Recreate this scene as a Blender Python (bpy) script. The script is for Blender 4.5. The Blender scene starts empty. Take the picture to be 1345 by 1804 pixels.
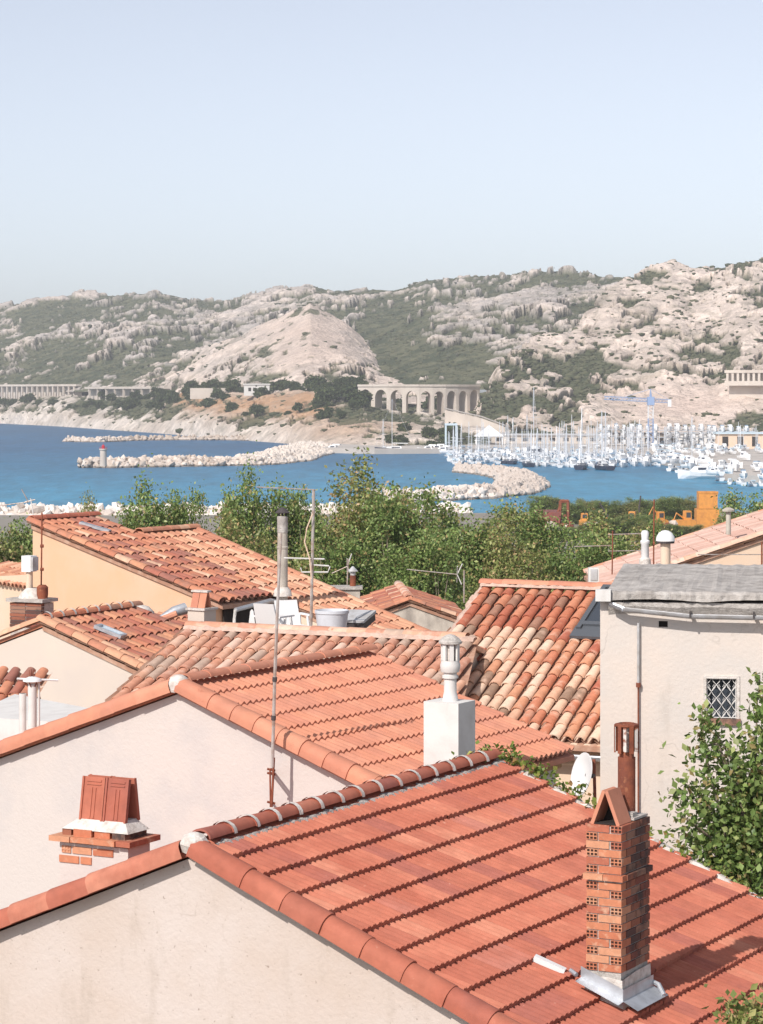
import bpy, math, random
import numpy as np
from mathutils import Matrix, Vector
random.seed(7); np.random.seed(7)
R = math.radians
# ------------------------------------------------------------------ camera, sky, sun, exposure
SC = bpy.context.scene
COL = SC.collection
F, HY, CX, CAMZ = 4577.0, 690.0, 672.5, 25.0          # focal length in photo pixels, horizon row, centre column, eye height
cam = bpy.data.cameras.new('camera'); co = bpy.data.objects.new('camera', cam); COL.objects.link(co)
cam.sensor_fit = 'HORIZONTAL'; cam.sensor_width = 36; cam.lens = F/1345*36
cam.shift_y = -(902-HY)/1345; cam.clip_start = .5; cam.clip_end = 40000
co.location = (0, 0, CAMZ); co.rotation_euler = (R(90), 0, 0)
SC.camera = co
SUN = Vector((1.1, 1.75, -1.75)).normalized()            # direction the light travels
w = bpy.data.worlds.new('World'); SC.world = w; w.use_nodes = True
nt = w.node_tree; bg = nt.nodes['Background']
sky = nt.nodes.new('ShaderNodeTexSky'); sky.sky_type = 'NISHITA'; sky.sun_disc = False
sky.sun_elevation = math.asin(-SUN.z); sky.sun_rotation = math.atan2(-SUN.x, -SUN.y) % (2*math.pi)
sky.altitude = 20; sky.air_density = .7; sky.dust_density = .8; sky.ozone_density = 2.6
hz = nt.nodes.new('ShaderNodeHueSaturation'); hz.inputs['Saturation'].default_value = .44; hz.inputs['Hue'].default_value = .505
nt.links.new(sky.outputs[0], hz.inputs['Color']); nt.links.new(hz.outputs[0], bg.inputs[0]); bg.inputs[1].default_value = 0.12
sl = bpy.data.lights.new('sun', 'SUN'); sl.energy = 3.5; sl.angle = R(.5); sl.color = (1, .94, .88)
so = bpy.data.objects.new('sun', sl); COL.objects.link(so); so.rotation_euler = SUN.to_track_quat('-Z', 'Y').to_euler()
so.location = (-40, -60, 80)
vs = SC.view_settings
SC.display_settings.display_device = 'sRGB'
vs.view_transform = 'Standard'; vs.look = 'None'; vs.gamma = 1; vs.use_curve_mapping = False; vs.exposure = 0.36
SC.cycles.max_bounces = 6; SC.cycles.volume_bounces = 0; SC.cycles.transparent_max_bounces = 6

def P(x, y, Y):                                            # point at depth Y that stands at photo pixel x, y
    return Vector(((x-CX)/F*Y, Y, CAMZ-(y-HY)/F*Y))
def W0(x, y, z=0.0):                                       # point at height z seen at photo pixel x, y
    Y = (CAMZ-z)*F/(y-HY); return Vector(((x-CX)/F*Y, Y, z))

# ------------------------------------------------------------------ helpers
WM = {}
def tag(o, label=None, cat=None, group=None, kind=None):
    if label: o['label'] = label
    if cat: o['category'] = cat
    if group: o['group'] = group
    if kind: o['kind'] = kind
    return o
def mk(name, me, parent=None, M=None, **kw):
    o = bpy.data.objects.new(name, me); COL.objects.link(o)
    M = M.copy() if M is not None else (WM[parent.name].copy() if parent else Matrix())
    WM[o.name] = M
    if parent:
        o.parent = parent; o.matrix_basis = WM[parent.name].inverted() @ M
    else: o.matrix_basis = M
    return tag(o, **kw) if kw else o
def thing(name, loc, label, cat, group=None, rz=0):
    return mk(name, None, None, Matrix.Translation(loc) @ Matrix.Rotation(rz, 4, 'Z'), label=label, cat=cat, group=group)
def copy_tree(o, M, parent=None, oldroot=None):
    c = o.copy(); COL.objects.link(c); c.parent = parent
    if parent is None: c.matrix_basis = M; WM[c.name] = M.copy()
    else: WM[c.name] = WM[parent.name] @ o.matrix_basis
    for ch in KIDS.get(o.name, []): copy_tree(ch, M, c)
    return c
KIDS = {}
def note_kids(root):
    KIDS[root.name] = list(root.children)
    for c in root.children: note_kids(c)
def frame(o, ex, ey, ez):
    return Matrix(((ex.x, ey.x, ez.x, o.x), (ex.y, ey.y, ez.y, o.y), (ex.z, ey.z, ez.z, o.z), (0, 0, 0, 1)))
def along(a, b, up=Vector((0, 0, 1))):                     # matrix whose Y axis runs from a to b
    ey = (b-a).normalized(); ex = ey.cross(up)
    ex = Vector((1, 0, 0)) if ex.length < 1e-5 else ex.normalized()
    return frame(a, ex, ey, ex.cross(ey))
T = lambda x, y, z: Matrix.Translation((x, y, z))
RZ = lambda a: Matrix.Rotation(a, 4, 'Z')

class MB:
    def __init__(s): s.v = []; s.f = []
    def add(s, vs, fs, M=None):
        n = len(s.v)
        s.v += [tuple(M @ Vector(v)) for v in vs] if M is not None else [tuple(v) for v in vs]
        s.f += [tuple(i+n for i in f) for f in fs]; return s
    def box(s, x0, x1, y0, y1, z0, z1, M=None):
        return s.add([(x0,y0,z0),(x1,y0,z0),(x1,y1,z0),(x0,y1,z0),(x0,y0,z1),(x1,y0,z1),(x1,y1,z1),(x0,y1,z1)],
                     [(3,2,1,0),(4,5,6,7),(0,1,5,4),(1,2,6,5),(2,3,7,6),(3,0,4,7)], M)
    def tube(s, pts, r, n=8, M=None):
        pts = [Vector(p) for p in pts]; rr = r if isinstance(r, (list, tuple)) else [r]*len(pts)
        vs = []; fs = []; up = Vector((.13, .31, .94)); k0 = len(pts)
        for k, p in enumerate(pts):
            d = (pts[min(k+1, k0-1)]-pts[max(k-1, 0)]).normalized()
            a = d.cross(up if abs(d.dot(up.normalized())) < .95 else Vector((1, 0, 0))).normalized(); b = d.cross(a)
            vs += [p+(a*math.cos(2*math.pi*i/n)+b*math.sin(2*math.pi*i/n))*rr[k] for i in range(n)]
        for k in range(k0-1):
            for i in range(n):
                j = (i+1) % n; fs.append((k*n+i, k*n+j, (k+1)*n+j, (k+1)*n+i))
        fs.append(tuple(range(n-1, -1, -1))); fs.append(tuple((k0-1)*n+i for i in range(n)))
        return s.add(vs, fs, M)
    def lathe(s, prof, n=16, M=None):
        vs = []; fs = []
        for r, z in prof: vs += [(r*math.cos(2*math.pi*i/n), r*math.sin(2*math.pi*i/n), z) for i in range(n)]
        for k in range(len(prof)-1):
            for i in range(n):
                j = (i+1) % n; fs.append((k*n+i, k*n+j, (k+1)*n+j, (k+1)*n+i))
        return s.add(vs, fs, M)
    def prism(s, poly, a, b, M=None):                      # poly in x,z swept along y from a to b
        n = len(poly)
        return s.add([(x, a, z) for x, z in poly]+[(x, b, z) for x, z in poly],
                     [tuple(range(n)), tuple(range(2*n-1, n-1, -1))]+[(i, i+n, (i+1) % n+n, (i+1) % n) for i in range(n)], M)
    def grid(s, rows, M=None):
        n = len(rows[0]); vs = [p for r_ in rows for p in r_]
        fs = [(k*n+i, k*n+i+1, (k+1)*n+i+1, (k+1)*n+i) for k in range(len(rows)-1) for i in range(n-1)]
        return s.add(vs, fs, M)
    def mesh(s, name, mat=None, smooth=False):
        me = bpy.data.meshes.new(name); me.from_pydata(s.v, [], s.f)
        if mat: me.materials.append(mat)
        if smooth:
            me.polygons.foreach_set('use_smooth', [True]*len(me.polygons))
            try: me.set_sharp_from_angle(angle=R(40))
            except Exception: pass
        me.update(); return me
def part(name, mb, mat, parent, M=None, smooth=False, **kw):
    return mk(name, mb.mesh(name, mat, smooth), parent, M if M is not None else Matrix(), **kw)
def npmesh(name, V, Fc, mat, smooth=False, col=None):
    me = bpy.data.meshes.new(name); V = np.asarray(V, dtype=np.float32); Fc = np.asarray(Fc, dtype=np.int32)
    k = Fc.shape[1]; me.vertices.add(len(V)); me.vertices.foreach_set('co', V.ravel())
    me.loops.add(Fc.size); me.loops.foreach_set('vertex_index', Fc.ravel())
    me.polygons.add(len(Fc)); me.polygons.foreach_set('loop_start', np.arange(0, Fc.size, k, dtype=np.int32))
    me.materials.append(mat)
    if smooth: me.polygons.foreach_set('use_smooth', np.ones(len(Fc), dtype=bool))
    if col is not None:
        a = me.attributes.new('Col', 'FLOAT_COLOR', 'POINT')
        a.data.foreach_set('color', np.c_[col, np.ones(len(V))].astype(np.float32).ravel())
    me.update(calc_edges=True); me.validate(); return me

# ------------------------------------------------------------------ materials
def ramp(nt_, pts, const=False):
    r_ = nt_.nodes.new('ShaderNodeValToRGB'); e = r_.color_ramp
    if const: e.interpolation = 'CONSTANT'
    while len(e.elements) < len(pts): e.elements.new(.5)
    for el, (p, c) in zip(e.elements, pts):
        el.position = p; el.color = tuple(c)+(1,) if not isinstance(c, (int, float)) else (c, c, c, 1)
    return r_
def nmat(name, c1, c2=None, sc=4, lo=.42, hi=.68, rough=.85, bump=.15, bsc=30, bd=.02, rnd=None, streak=None, spots=None,
         metal=0, attr=False, spec=.3, det=6, crack=None, wet=False, trans=0, mul=None):
    m = bpy.data.materials.new(name); m.use_nodes = True; t = m.node_tree; N = t.nodes; L = t.links
    b = N['Principled BSDF']; b.inputs['Roughness'].default_value = rough; b.inputs['Metallic'].default_value = metal
    b.inputs['Specular IOR Level'].default_value = spec
    geo = N.new('ShaderNodeNewGeometry'); pos = geo.outputs['Position']
    def noise(scale, detail=6, vec=None, rgh=.6):
        n = N.new('ShaderNodeTexNoise'); n.inputs['Scale'].default_value = scale; n.inputs['Detail'].default_value = detail
        n.inputs['Roughness'].default_value = rgh; L.new(vec or pos, n.inputs['Vector']); return n.outputs['Fac']
    def mix(fac, a, c, mode='MIX'):
        x = N.new('ShaderNodeMix'); x.data_type = 'RGBA'; x.blend_type = mode
        for s_, v in ((0, fac), (6, a), (7, c)):
            if hasattr(v, 'links'): L.new(v, x.inputs[s_])
            else: x.inputs[s_].default_value = v if isinstance(v, (int, float)) else tuple(v)+(1,)
        return x.outputs[2]
    col = c1
    if rnd:
        oi = N.new('ShaderNodeObjectInfo'); r_ = ramp(t, rnd, True); L.new(oi.outputs['Random'], r_.inputs[0]); col = r_.outputs[0]
    if attr:
        a = N.new('ShaderNodeAttribute'); a.attribute_name = 'Col'; col = a.outputs['Color']
    if c2 is not None:
        r_ = ramp(t, [(lo, 0.0), (hi, 1.0)]); L.new(noise(sc, det), r_.inputs[0]); col = mix(r_.outputs[0], col, c2)
    if mul:                                               # (scale, dark, bright) gentle brightness mottling
        r_ = ramp(t, [(.3, mul[1]), (.7, mul[2])]); L.new(noise(mul[0], 5), r_.inputs[0]); col = mix(1.0, col, r_.outputs[0], 'MULTIPLY')
    if streak:                                            # (colour, horizontal scale, vertical scale, lo, hi, strength)
        mp = N.new('ShaderNodeMapping'); mp.inputs['Scale'].default_value = (streak[1], streak[1], streak[2]); L.new(pos, mp.inputs[0])
        r_ = ramp(t, [(streak[3], 0.0), (streak[4], streak[5])]); L.new(noise(1.0, 8, mp.outputs[0], .65), r_.inputs[0])
        col = mix(r_.outputs[0], col, streak[0])
    if spots:                                             # (colour, scale, lo, hi, strength)
        r_ = ramp(t, [(spots[2], 0.0), (spots[3], spots[4])]); L.new(noise(spots[1], 3), r_.inputs[0]); col = mix(r_.outputs[0], col, spots[0])
    if wet:                                               # dark band where the sea keeps the stone wet
        sz = N.new('ShaderNodeSeparateXYZ'); L.new(pos, sz.inputs[0]); ad = N.new('ShaderNodeMath'); ad.operation = 'MULTIPLY_ADD'; L.new(noise(.5, 2), ad.inputs[0]); ad.inputs[1].default_value = -.6; L.new(sz.outputs[2], ad.inputs[2])
        r_ = ramp(t, [(.12, .75), (.3, 0.0)]); L.new(ad.outputs[0], r_.inputs[0]); col = mix(r_.outputs[0], col, (.16,.125,.10))
    if crack:                                             # (colour, scale, width, strength) hairline cracks, only here and there
        dn = N.new('ShaderNodeTexNoise'); dn.inputs['Scale'].default_value = 3.5; dn.inputs['Detail'].default_value = 5; L.new(pos, dn.inputs['Vector'])
        av = N.new('ShaderNodeVectorMath'); av.operation = 'MULTIPLY_ADD'; L.new(dn.outputs['Color'], av.inputs[0]); av.inputs[1].default_value = (.45,.45,.45); L.new(pos, av.inputs[2])
        vo = N.new('ShaderNodeTexVoronoi'); vo.feature = 'DISTANCE_TO_EDGE'; vo.inputs['Scale'].default_value = crack[1]; L.new(av.outputs[0], vo.inputs['Vector'])
        r_ = ramp(t, [(0, crack[3]), (crack[2], 0.0)]); L.new(vo.outputs['Distance'], r_.inputs[0]); r2 = ramp(t, [(.5, 0.0), (.6, 1.0)]); L.new(noise(.8, 2), r2.inputs[0])
        col = mix(mix(1.0, r_.outputs[0], r2.outputs[0], 'MULTIPLY'), col, crack[0])
    if hasattr(col, 'links'): L.new(col, b.inputs['Base Color'])
    else: b.inputs['Base Color'].default_value = tuple(col)+(1,)
    if bump:
        bp = N.new('ShaderNodeBump'); bp.inputs['Strength'].default_value = bump; bp.inputs['Distance'].default_value = bd
        L.new(noise(bsc, 8), bp.inputs['Height']); L.new(bp.outputs[0], b.inputs['Normal'])
    if trans:
        tr = N.new('ShaderNodeBsdfTranslucent'); ms = N.new('ShaderNodeMixShader'); ms.inputs[0].default_value = trans
        if hasattr(col, 'links'): L.new(col, tr.inputs[0])
        else: tr.inputs[0].default_value = tuple(col)+(1,)
        L.new(b.outputs[0], ms.inputs[1]); L.new(tr.outputs[0], ms.inputs[2]); L.new(ms.outputs[0], N['Material Output'].inputs['Surface'])
    return m

M = {}
M['plasA'] = nmat('plaster_cream', (.54,.445,.38), (.59,.515,.47), sc=.9, lo=.35, hi=.7, bump=.55, bsc=22, bd=.014,
                  streak=((.40,.33,.27), 4.5, 1.3, .54, .82, .6), spots=((.25,.19,.15), 24, .66, .74, .7), crack=((.34,.27,.22), .7, .005, .4))
M['plasB'] = nmat('plaster_white', (.60,.54,.50), (.50,.47,.46), sc=1.3, lo=.46, hi=.8, bump=.5, bsc=22, bd=.012,
                  streak=((.45,.42,.40), 2.2, .8, .60, .85, .5))
M['plasE'] = nmat('plaster_pink_white', (.68,.59,.52), (.60,.56,.52), sc=.6, lo=.45, hi=.7, bump=.55, bsc=18, bd=.014,
                  streak=((.42,.36,.30), 2.6, .6, .58, .85, .5), crack=((.36,.31,.27), .55, .006, .5))
M['plasG'] = nmat('plaster_beige', (.64,.55,.47), (.60,.52,.46), sc=1, bump=.15, bsc=60, bd=.008)
M['plasF'] = nmat('plaster_orange', (.72,.44,.28), (.70,.48,.34), sc=.8, bump=.15, bsc=60, bd=.008, spots=((.6,.42,.28), 3, .62, .75, .5))
M['plasH'] = nmat('plaster_stained', (.62,.56,.48), (.34,.30,.26), sc=1.2, bump=.2, bsc=40, streak=((.22,.19,.17), 2.6, .5, .5, .75, .8))
M['plasI'] = nmat('plaster_peach', (.74,.55,.40), (.72,.58,.46), sc=.9, bump=.15, bsc=60)
M['white'] = nmat('white_paint', (.70,.68,.65), (.58,.55,.52), sc=3, lo=.45, hi=.8, bump=.15, rough=.7, streak=((.45,.41,.37), 6, 1.5, .56, .85, .5))
M['mortarp'] = nmat('mortar_pink', (.60,.43,.35), (.48,.33,.26), sc=10, bump=.6, bsc=40, bd=.02)
M['bhole_shade'] = nmat('brick_cell_shade', (.05,.022,.016), bump=0)  # near-black colour stands in for the unlit depth of the brick cells
M['mortar'] = nmat('mortar', (.55,.51,.47), (.36,.33,.30), sc=14, bump=.7, bsc=45, bd=.03)
M['mortarw'] = nmat('mortar_white', (.70,.65,.60), (.50,.44,.39), sc=12, bump=.6, bsc=45, bd=.02)
tileA = [(0,(.47,.158,.10)),(.28,(.41,.135,.088)),(.55,(.50,.18,.115)),(.74,(.36,.12,.088)),(.86,(.53,.215,.14)),(.95,(.44,.17,.125))]
M['tileA'] = nmat('terracotta_red', None, (.40,.12,.075), sc=1.3, rnd=tileA, rough=.8, bump=.25, bsc=70, bd=.006, mul=(7,.86,1.1), spots=((.55,.36,.27), 14, .70,.78,.5))
tileB = [(0,(.58,.25,.155)),(.35,(.55,.23,.145)),(.65,(.61,.275,.175)),(.88,(.52,.215,.14))]
M['tileB'] = nmat('terracotta_salmon', None, (.50,.22,.15), sc=1.6, rnd=tileB, rough=.8, bump=.2, bsc=60, bd=.006, mul=(5,.9,1.1), spots=((.36,.13,.08), 6, .68,.76,.6))
tileD = [(0,(.62,.30,.18)),(.16,(.74,.50,.36)),(.36,(.56,.22,.13)),(.52,(.68,.40,.27)),(.68,(.34,.22,.155)),(.80,(.46,.15,.095)),(.88,(.78,.58,.44))]
M['tileD'] = nmat('canal_mixed', None, (.72,.50,.38), sc=5, lo=.52, hi=.78, rnd=tileD, bump=.3, bsc=50, bd=.008, mul=(9,.82,1.1))
tileDr = [(0,(.52,.185,.105)),(.3,(.46,.15,.09)),(.55,(.58,.24,.14)),(.8,(.36,.19,.13))]
M['tileDr'] = nmat('canal_red', None, (.60,.32,.21), sc=5, lo=.55, hi=.8, rnd=tileDr, bump=.3, bsc=50, bd=.008, mul=(9,.84,1.1))
tileC = [(0,(.66,.37,.25)),(.22,(.60,.29,.19)),(.45,(.71,.45,.33)),(.66,(.55,.27,.185)),(.82,(.50,.36,.28)),(.92,(.74,.52,.41))]
M['tileC'] = nmat('canal_faded', None, (.66,.46,.36), sc=4, lo=.5, hi=.8, rnd=tileC, bump=.3, bsc=40, bd=.008, mul=(8,.84,1.08))
tileF = [(0,(.48,.19,.115)),(.25,(.40,.145,.10)),(.45,(.58,.28,.165)),(.62,(.33,.14,.105)),(.78,(.55,.235,.14)),(.93,(.66,.42,.29))]
M['tileF'] = nmat('canal_weathered', None, (.30,.17,.13), sc=3, lo=.5, hi=.75, rnd=tileF, bump=.3, bsc=40, bd=.008, mul=(8,.84,1.1))
tileF2 = [(0,(.62,.33,.205)),(.3,(.56,.26,.16)),(.55,(.68,.41,.27)),(.8,(.50,.22,.14))]
M['tileF2'] = nmat('canal_salmon', None, (.48,.25,.17), sc=3, lo=.52, hi=.8, rnd=tileF2, bump=.3, bsc=40, bd=.008, mul=(8,.86,1.1))
tileI = [(0,(.62,.42,.35)),(.4,(.66,.47,.39)),(.7,(.57,.36,.29))]
M['tileI'] = nmat('canal_pale_pink', None, (.50,.32,.26), sc=2, lo=.5, hi=.8, rnd=tileI, bump=.2, bsc=40, mul=(6,.9,1.08))
M['pan'] = nmat('canal_pans', (.40,.22,.15), (.52,.34,.25), sc=6, bump=.2, bsc=30)
M['deckA'] = nmat('roof_deck', (.22,.09,.06), bump=.1)
brk = [(0,(.56,.22,.12)),(.3,(.50,.175,.095)),(.55,(.60,.29,.17)),(.8,(.43,.14,.085))]
M['brick'] = nmat('hollow_brick', None, (.66,.44,.30), sc=11, lo=.55, hi=.78, rnd=brk, bump=.35, bsc=80, bd=.006, mul=(20,.86,1.08))
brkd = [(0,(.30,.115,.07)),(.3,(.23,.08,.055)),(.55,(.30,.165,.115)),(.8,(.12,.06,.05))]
M['brickold_shade'] = nmat('sooty_shaded_brick', None, (.07,.05,.045), sc=4, lo=.48, hi=.66, rnd=brkd, bump=.4, bsc=80, bd=.006)  # soot plus the chimney right face's shade, both put into the colour
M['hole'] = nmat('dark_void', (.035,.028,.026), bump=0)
M['zinc'] = nmat('zinc', (.55,.57,.60), (.42,.43,.45), sc=6, rough=.45, metal=.55, bump=.2, bsc=20)
M['zincdull'] = nmat('weathered_zinc', (.55,.55,.56), (.40,.38,.36), sc=5, rough=.6, metal=.2, bump=.2, bsc=25, spots=((.3,.16,.09), 8,.66,.75,.8))
M['rust'] = nmat('rusty_steel', (.27,.085,.045), (.15,.05,.035), sc=8, rough=.8, bump=.3, bsc=50, spots=((.40,.16,.08), 16,.6,.7,.7))
M['rustwhite'] = nmat('rust_eaten_white_paint', (.66,.60,.55), (.26,.09,.05), sc=9, lo=.5, hi=.6, rough=.7, bump=.2)
M['steel'] = nmat('galvanised_pole', (.50,.46,.43), (.36,.24,.18), sc=7, rough=.5, metal=.3, bump=.1)
M['darksteel'] = nmat('dark_metal', (.07,.06,.06), bump=.1, rough=.6)
M['skyl'] = nmat('skylight_frame', (.10,.11,.125), rough=.4, bump=.05)
gl = nmat('glass_dark', (.055,.065,.08), rough=.08, bump=0, spec=.6); M['glass'] = gl
M['concrete'] = nmat('old_concrete', (.50,.465,.43), (.30,.27,.245), sc=3.5, lo=.42, hi=.7, bump=.7, bsc=14, bd=.04, spots=((.60,.57,.53), 5,.58,.72,.8), mul=(1.2,.75,1.1))
M['plastic'] = nmat('white_plastic', (.80,.79,.78), rough=.4, bump=0)
M['bucket'] = nmat('grey_white_plastic', (.60,.62,.66), (.52,.53,.56), sc=5, rough=.5, bump=.05)
M['soil'] = nmat('dry_soil', (.10,.065,.045), bump=.5)
M['wood'] = nmat('wood', (.40,.24,.12), (.28,.16,.08), sc=6, bump=.3)
M['ground'] = nmat('village_ground', (.30,.27,.23), (.22,.20,.17), sc=.4, bump=.4, bsc=3)
M['quay'] = nmat('quay_concrete', (.55,.50,.45), (.44,.40,.36), sc=.05, bump=.3, bsc=.6)
M['rock'] = nmat('riprap_limestone', None, (.50,.42,.35), sc=.7, lo=.45, hi=.75, rnd=[(0,(.66,.57,.50)),(.3,(.56,.47,.40)),(.6,(.70,.62,.55)),(.85,(.48,.40,.33))], bump=.6, bsc=2.5, bd=.15, wet=True)
M['rockw'] = nmat('riprap_white', None, (.60,.53,.47), sc=.6, lo=.5, hi=.8, rnd=[(0,(.74,.67,.61)),(.3,(.66,.58,.52)),(.6,(.78,.72,.66)),(.85,(.56,.48,.42))], bump=.5, bsc=2.5, bd=.15, wet=True)
M['hill'] = nmat('limestone_and_scrub', None, attr=True, mul=(.16,.78,1.12), bump=1.0, bsc=.33, bd=3.0, rough=.95, spec=.1)
M['leaf'] = nmat('plane_leaf', None, attr=True, rough=.45, bump=0, spec=.35, trans=.25)
M['bark'] = nmat('bark', (.20,.155,.115), (.32,.27,.21), sc=3, bump=.5, bsc=8)
M['pine'] = nmat('pine_foliage', None, attr=True, rough=.8, bump=0, spec=.1, trans=.1)
M['vstone'] = nmat('viaduct_stone', (.62,.55,.48), (.52,.45,.39), sc=.12, bump=.4, bsc=1.2, bd=.2)
M['hullw'] = nmat('white_gelcoat', (.80,.80,.80), rough=.3, bump=0)
M['hulld'] = nmat('dark_gelcoat', (.04,.05,.08), rough=.3, bump=0)
M['hullb'] = nmat('blue_canvas', (.27,.36,.46), rough=.7, bump=0)
M['mast'] = nmat('mast_aluminium', (.72,.74,.77), rough=.4, metal=.2, bump=0)
M['teal'] = nmat('pale_blue_tarp', (.52,.63,.70), rough=.7, bump=0)
M['orange'] = nmat('orange_paint', (.70,.31,.07), (.52,.22,.06), sc=1.5, rough=.5, bump=.1)
M['barge'] = nmat('barge_red', (.26,.08,.06), (.18,.07,.06), sc=.8, rough=.7, bump=.2)
M['rackg'] = nmat('rack_grey', (.50,.53,.57), rough=.5, bump=0)
M['craneb'] = nmat('crane_blue', (.28,.38,.58), rough=.5, bump=0)
M['red'] = nmat('red_paint', (.55,.03,.05), rough=.5, bump=0)
# sea
def sea_mat():
    m = bpy.data.materials.new('sea'); m.use_nodes = True; t = m.node_tree; N = t.nodes; L = t.links; b = N['Principled BSDF']
    geo = N.new('ShaderNodeNewGeometry'); mp = N.new('ShaderNodeMapping'); mp.inputs['Scale'].default_value = (.02,.006,1); L.new(geo.outputs[0], mp.inputs[0])
    n = N.new('ShaderNodeTexNoise'); n.inputs['Scale'].default_value = 1; n.inputs['Detail'].default_value = 6; L.new(mp.outputs[0], n.inputs[0])
    # shallow sheltered basin turns turquoise towards the near quay on the right
    sp = N.new('ShaderNodeSeparateXYZ'); L.new(geo.outputs[0], sp.inputs[0])
    dist = N.new('ShaderNodeVectorMath'); dist.operation = 'DISTANCE'; L.new(geo.outputs[0], dist.inputs[0]); dist.inputs[1].default_value = (70, 560, 0)
    rr = ramp(t, [(0, 1.0), (.20, .85), (.42, .35), (.75, 0.0)])
    mr = N.new('ShaderNodeMath'); mr.operation = 'DIVIDE'; mr.inputs[1].default_value = 800; L.new(dist.outputs['Value'], mr.inputs[0]); L.new(mr.outputs[0], rr.inputs[0])
    r1 = ramp(t, [(.35, (.003,.078,.185)), (.65, (.006,.105,.235))]); L.new(n.outputs[0], r1.inputs[0])
    r2 = ramp(t, [(.35, (.03,.22,.37)), (.65, (.045,.27,.43))]); L.new(n.outputs[0], r2.inputs[0])
    mx = N.new('ShaderNodeMix'); mx.data_type = 'RGBA'; L.new(rr.outputs[0], mx.inputs[0]); L.new(r1.outputs[0], mx.inputs[6]); L.new(r2.outputs[0], mx.inputs[7])
    n3 = N.new('ShaderNodeTexNoise'); n3.inputs['Scale'].default_value = 1; n3.inputs['Detail'].default_value = 5; n3.inputs['Roughness'].default_value = .7
    mp3 = N.new('ShaderNodeMapping'); mp3.inputs['Scale'].default_value = (.16,.035,1); L.new(geo.outputs[0], mp3.inputs[0]); L.new(mp3.outputs[0], n3.inputs[0])
    r3 = ramp(t, [(.3, .72), (.7, 1.28)]); L.new(n3.outputs[0], r3.inputs[0])  # light and dark of the ripples painted into the water colour
    m3 = N.new('ShaderNodeMix'); m3.data_type = 'RGBA'; m3.blend_type = 'MULTIPLY'; m3.inputs[0].default_value = 1; L.new(mx.outputs[2], m3.inputs[6]); L.new(r3.outputs[0], m3.inputs[7])
    L.new(m3.outputs[2], b.inputs['Base Color']); b.inputs['Roughness'].default_value = .35; b.inputs['Specular IOR Level'].default_value = .05
    n2 = N.new('ShaderNodeTexNoise'); n2.inputs['Scale'].default_value = .35; n2.inputs['Detail'].default_value = 4
    mp2 = N.new('ShaderNodeMapping'); mp2.inputs['Scale'].default_value = (.8,.35,1); L.new(geo.outputs[0], mp2.inputs[0]); L.new(mp2.outputs[0], n2.inputs[0])
    bp = N.new('ShaderNodeBump'); bp.inputs['Strength'].default_value = .8; bp.inputs['Distance'].default_value = .8; L.new(n2.outputs[0], bp.inputs['Height']); L.new(bp.outputs[0], b.inputs['Normal'])
    return m
M['sea'] = sea_mat()

# ------------------------------------------------------------------ numpy noise
def hsh(ix, iy, iz, seed):
    with np.errstate(over='ignore'):
        n = (ix.astype(np.int64)*374761393+iy.astype(np.int64)*668265263+iz.astype(np.int64)*1274126177+seed*974634777) & 0xffffffff
        n = ((n ^ (n >> 13))*1274126177) & 0xffffffff
        n = ((n ^ (n >> 16))*2246822519) & 0xffffffff
    return ((n ^ (n >> 15)) & 0xffffff)/float(0x1000000)
def vn(x, y, z, seed=0):
    ix, iy, iz = np.floor(x), np.floor(y), np.floor(z); fx, fy, fz = x-ix, y-iy, z-iz
    fx, fy, fz = [f*f*(3-2*f) for f in (fx, fy, fz)]; r_ = 0
    for a in (0, 1):
        for b in (0, 1):
            for c in (0, 1):
                r_ = r_+hsh(ix+a, iy+b, iz+c, seed)*(fx if a else 1-fx)*(fy if b else 1-fy)*(fz if c else 1-fz)
    return r_
def fbm(x, y, z, o=5, seed=0, g=.5):
    s = 0; a = 1; t = 0
    for k in range(o): s = s+a*vn(x, y, z, seed+k); t += a; a *= g; x, y, z = x*2.03+11, y*2.03+5, z*2.03+3
    return s/t
def worley(x, y, z, seed=0):
    ix, iy, iz = np.floor(x), np.floor(y), np.floor(z); f1 = np.full(x.shape, 9.); f2 = f1.copy(); idv = np.zeros(x.shape)
    for a in (-1, 0, 1):
        for b in (-1, 0, 1):
            for c in (-1, 0, 1):
                jx, jy, jz = ix+a, iy+b, iz+c
                d = np.sqrt((jx+hsh(jx, jy, jz, seed)-x)**2+(jy+hsh(jx, jy, jz, seed+1)-y)**2+(jz+hsh(jx, jy, jz, seed+2)-z)**2)
                h = hsh(jx, jy, jz, seed+3); n1 = d < f1
                f2 = np.where(n1, f1, np.minimum(f2, d)); idv = np.where(n1, h, idv); f1 = np.where(n1, d, f1)
    return f1, f2, idv
sstep = lambda a, b, x: (lambda t: t*t*(3-2*t))(np.clip((x-a)/(b-a), 0, 1))
# ================================================================== LAND AND SEA
sea = MB().add([(-7000,-600,0),(7000,-600,0),(7000,9000,0),(-7000,9000,0)], [(0,1,2,3)])
part('sea', sea, M['sea'], None, kind='structure')
def gz(y):                                                 # height of the village ground at distance y
    return float(np.interp(y, [-40, 10, 40, 70, 100, 125, 200, 480], [21.5, 15, 12.5, 10, 7.5, 5, 3.2, 2.2]))
ys = [-60,-20,0,15,30,45,60,80,100,115,130,160,200,300,400,485,486.5]
g = MB(); rows = []
for y in ys:
    edge = y > 486
    rows.append([(x, y+ (0 if y < 470 else 6*math.sin(x*.03)), (-3 if edge else gz(y))) for x in range(-420, 421, 12)])
g.grid(rows); part('ground', g, M['ground'], None, kind='structure')

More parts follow.
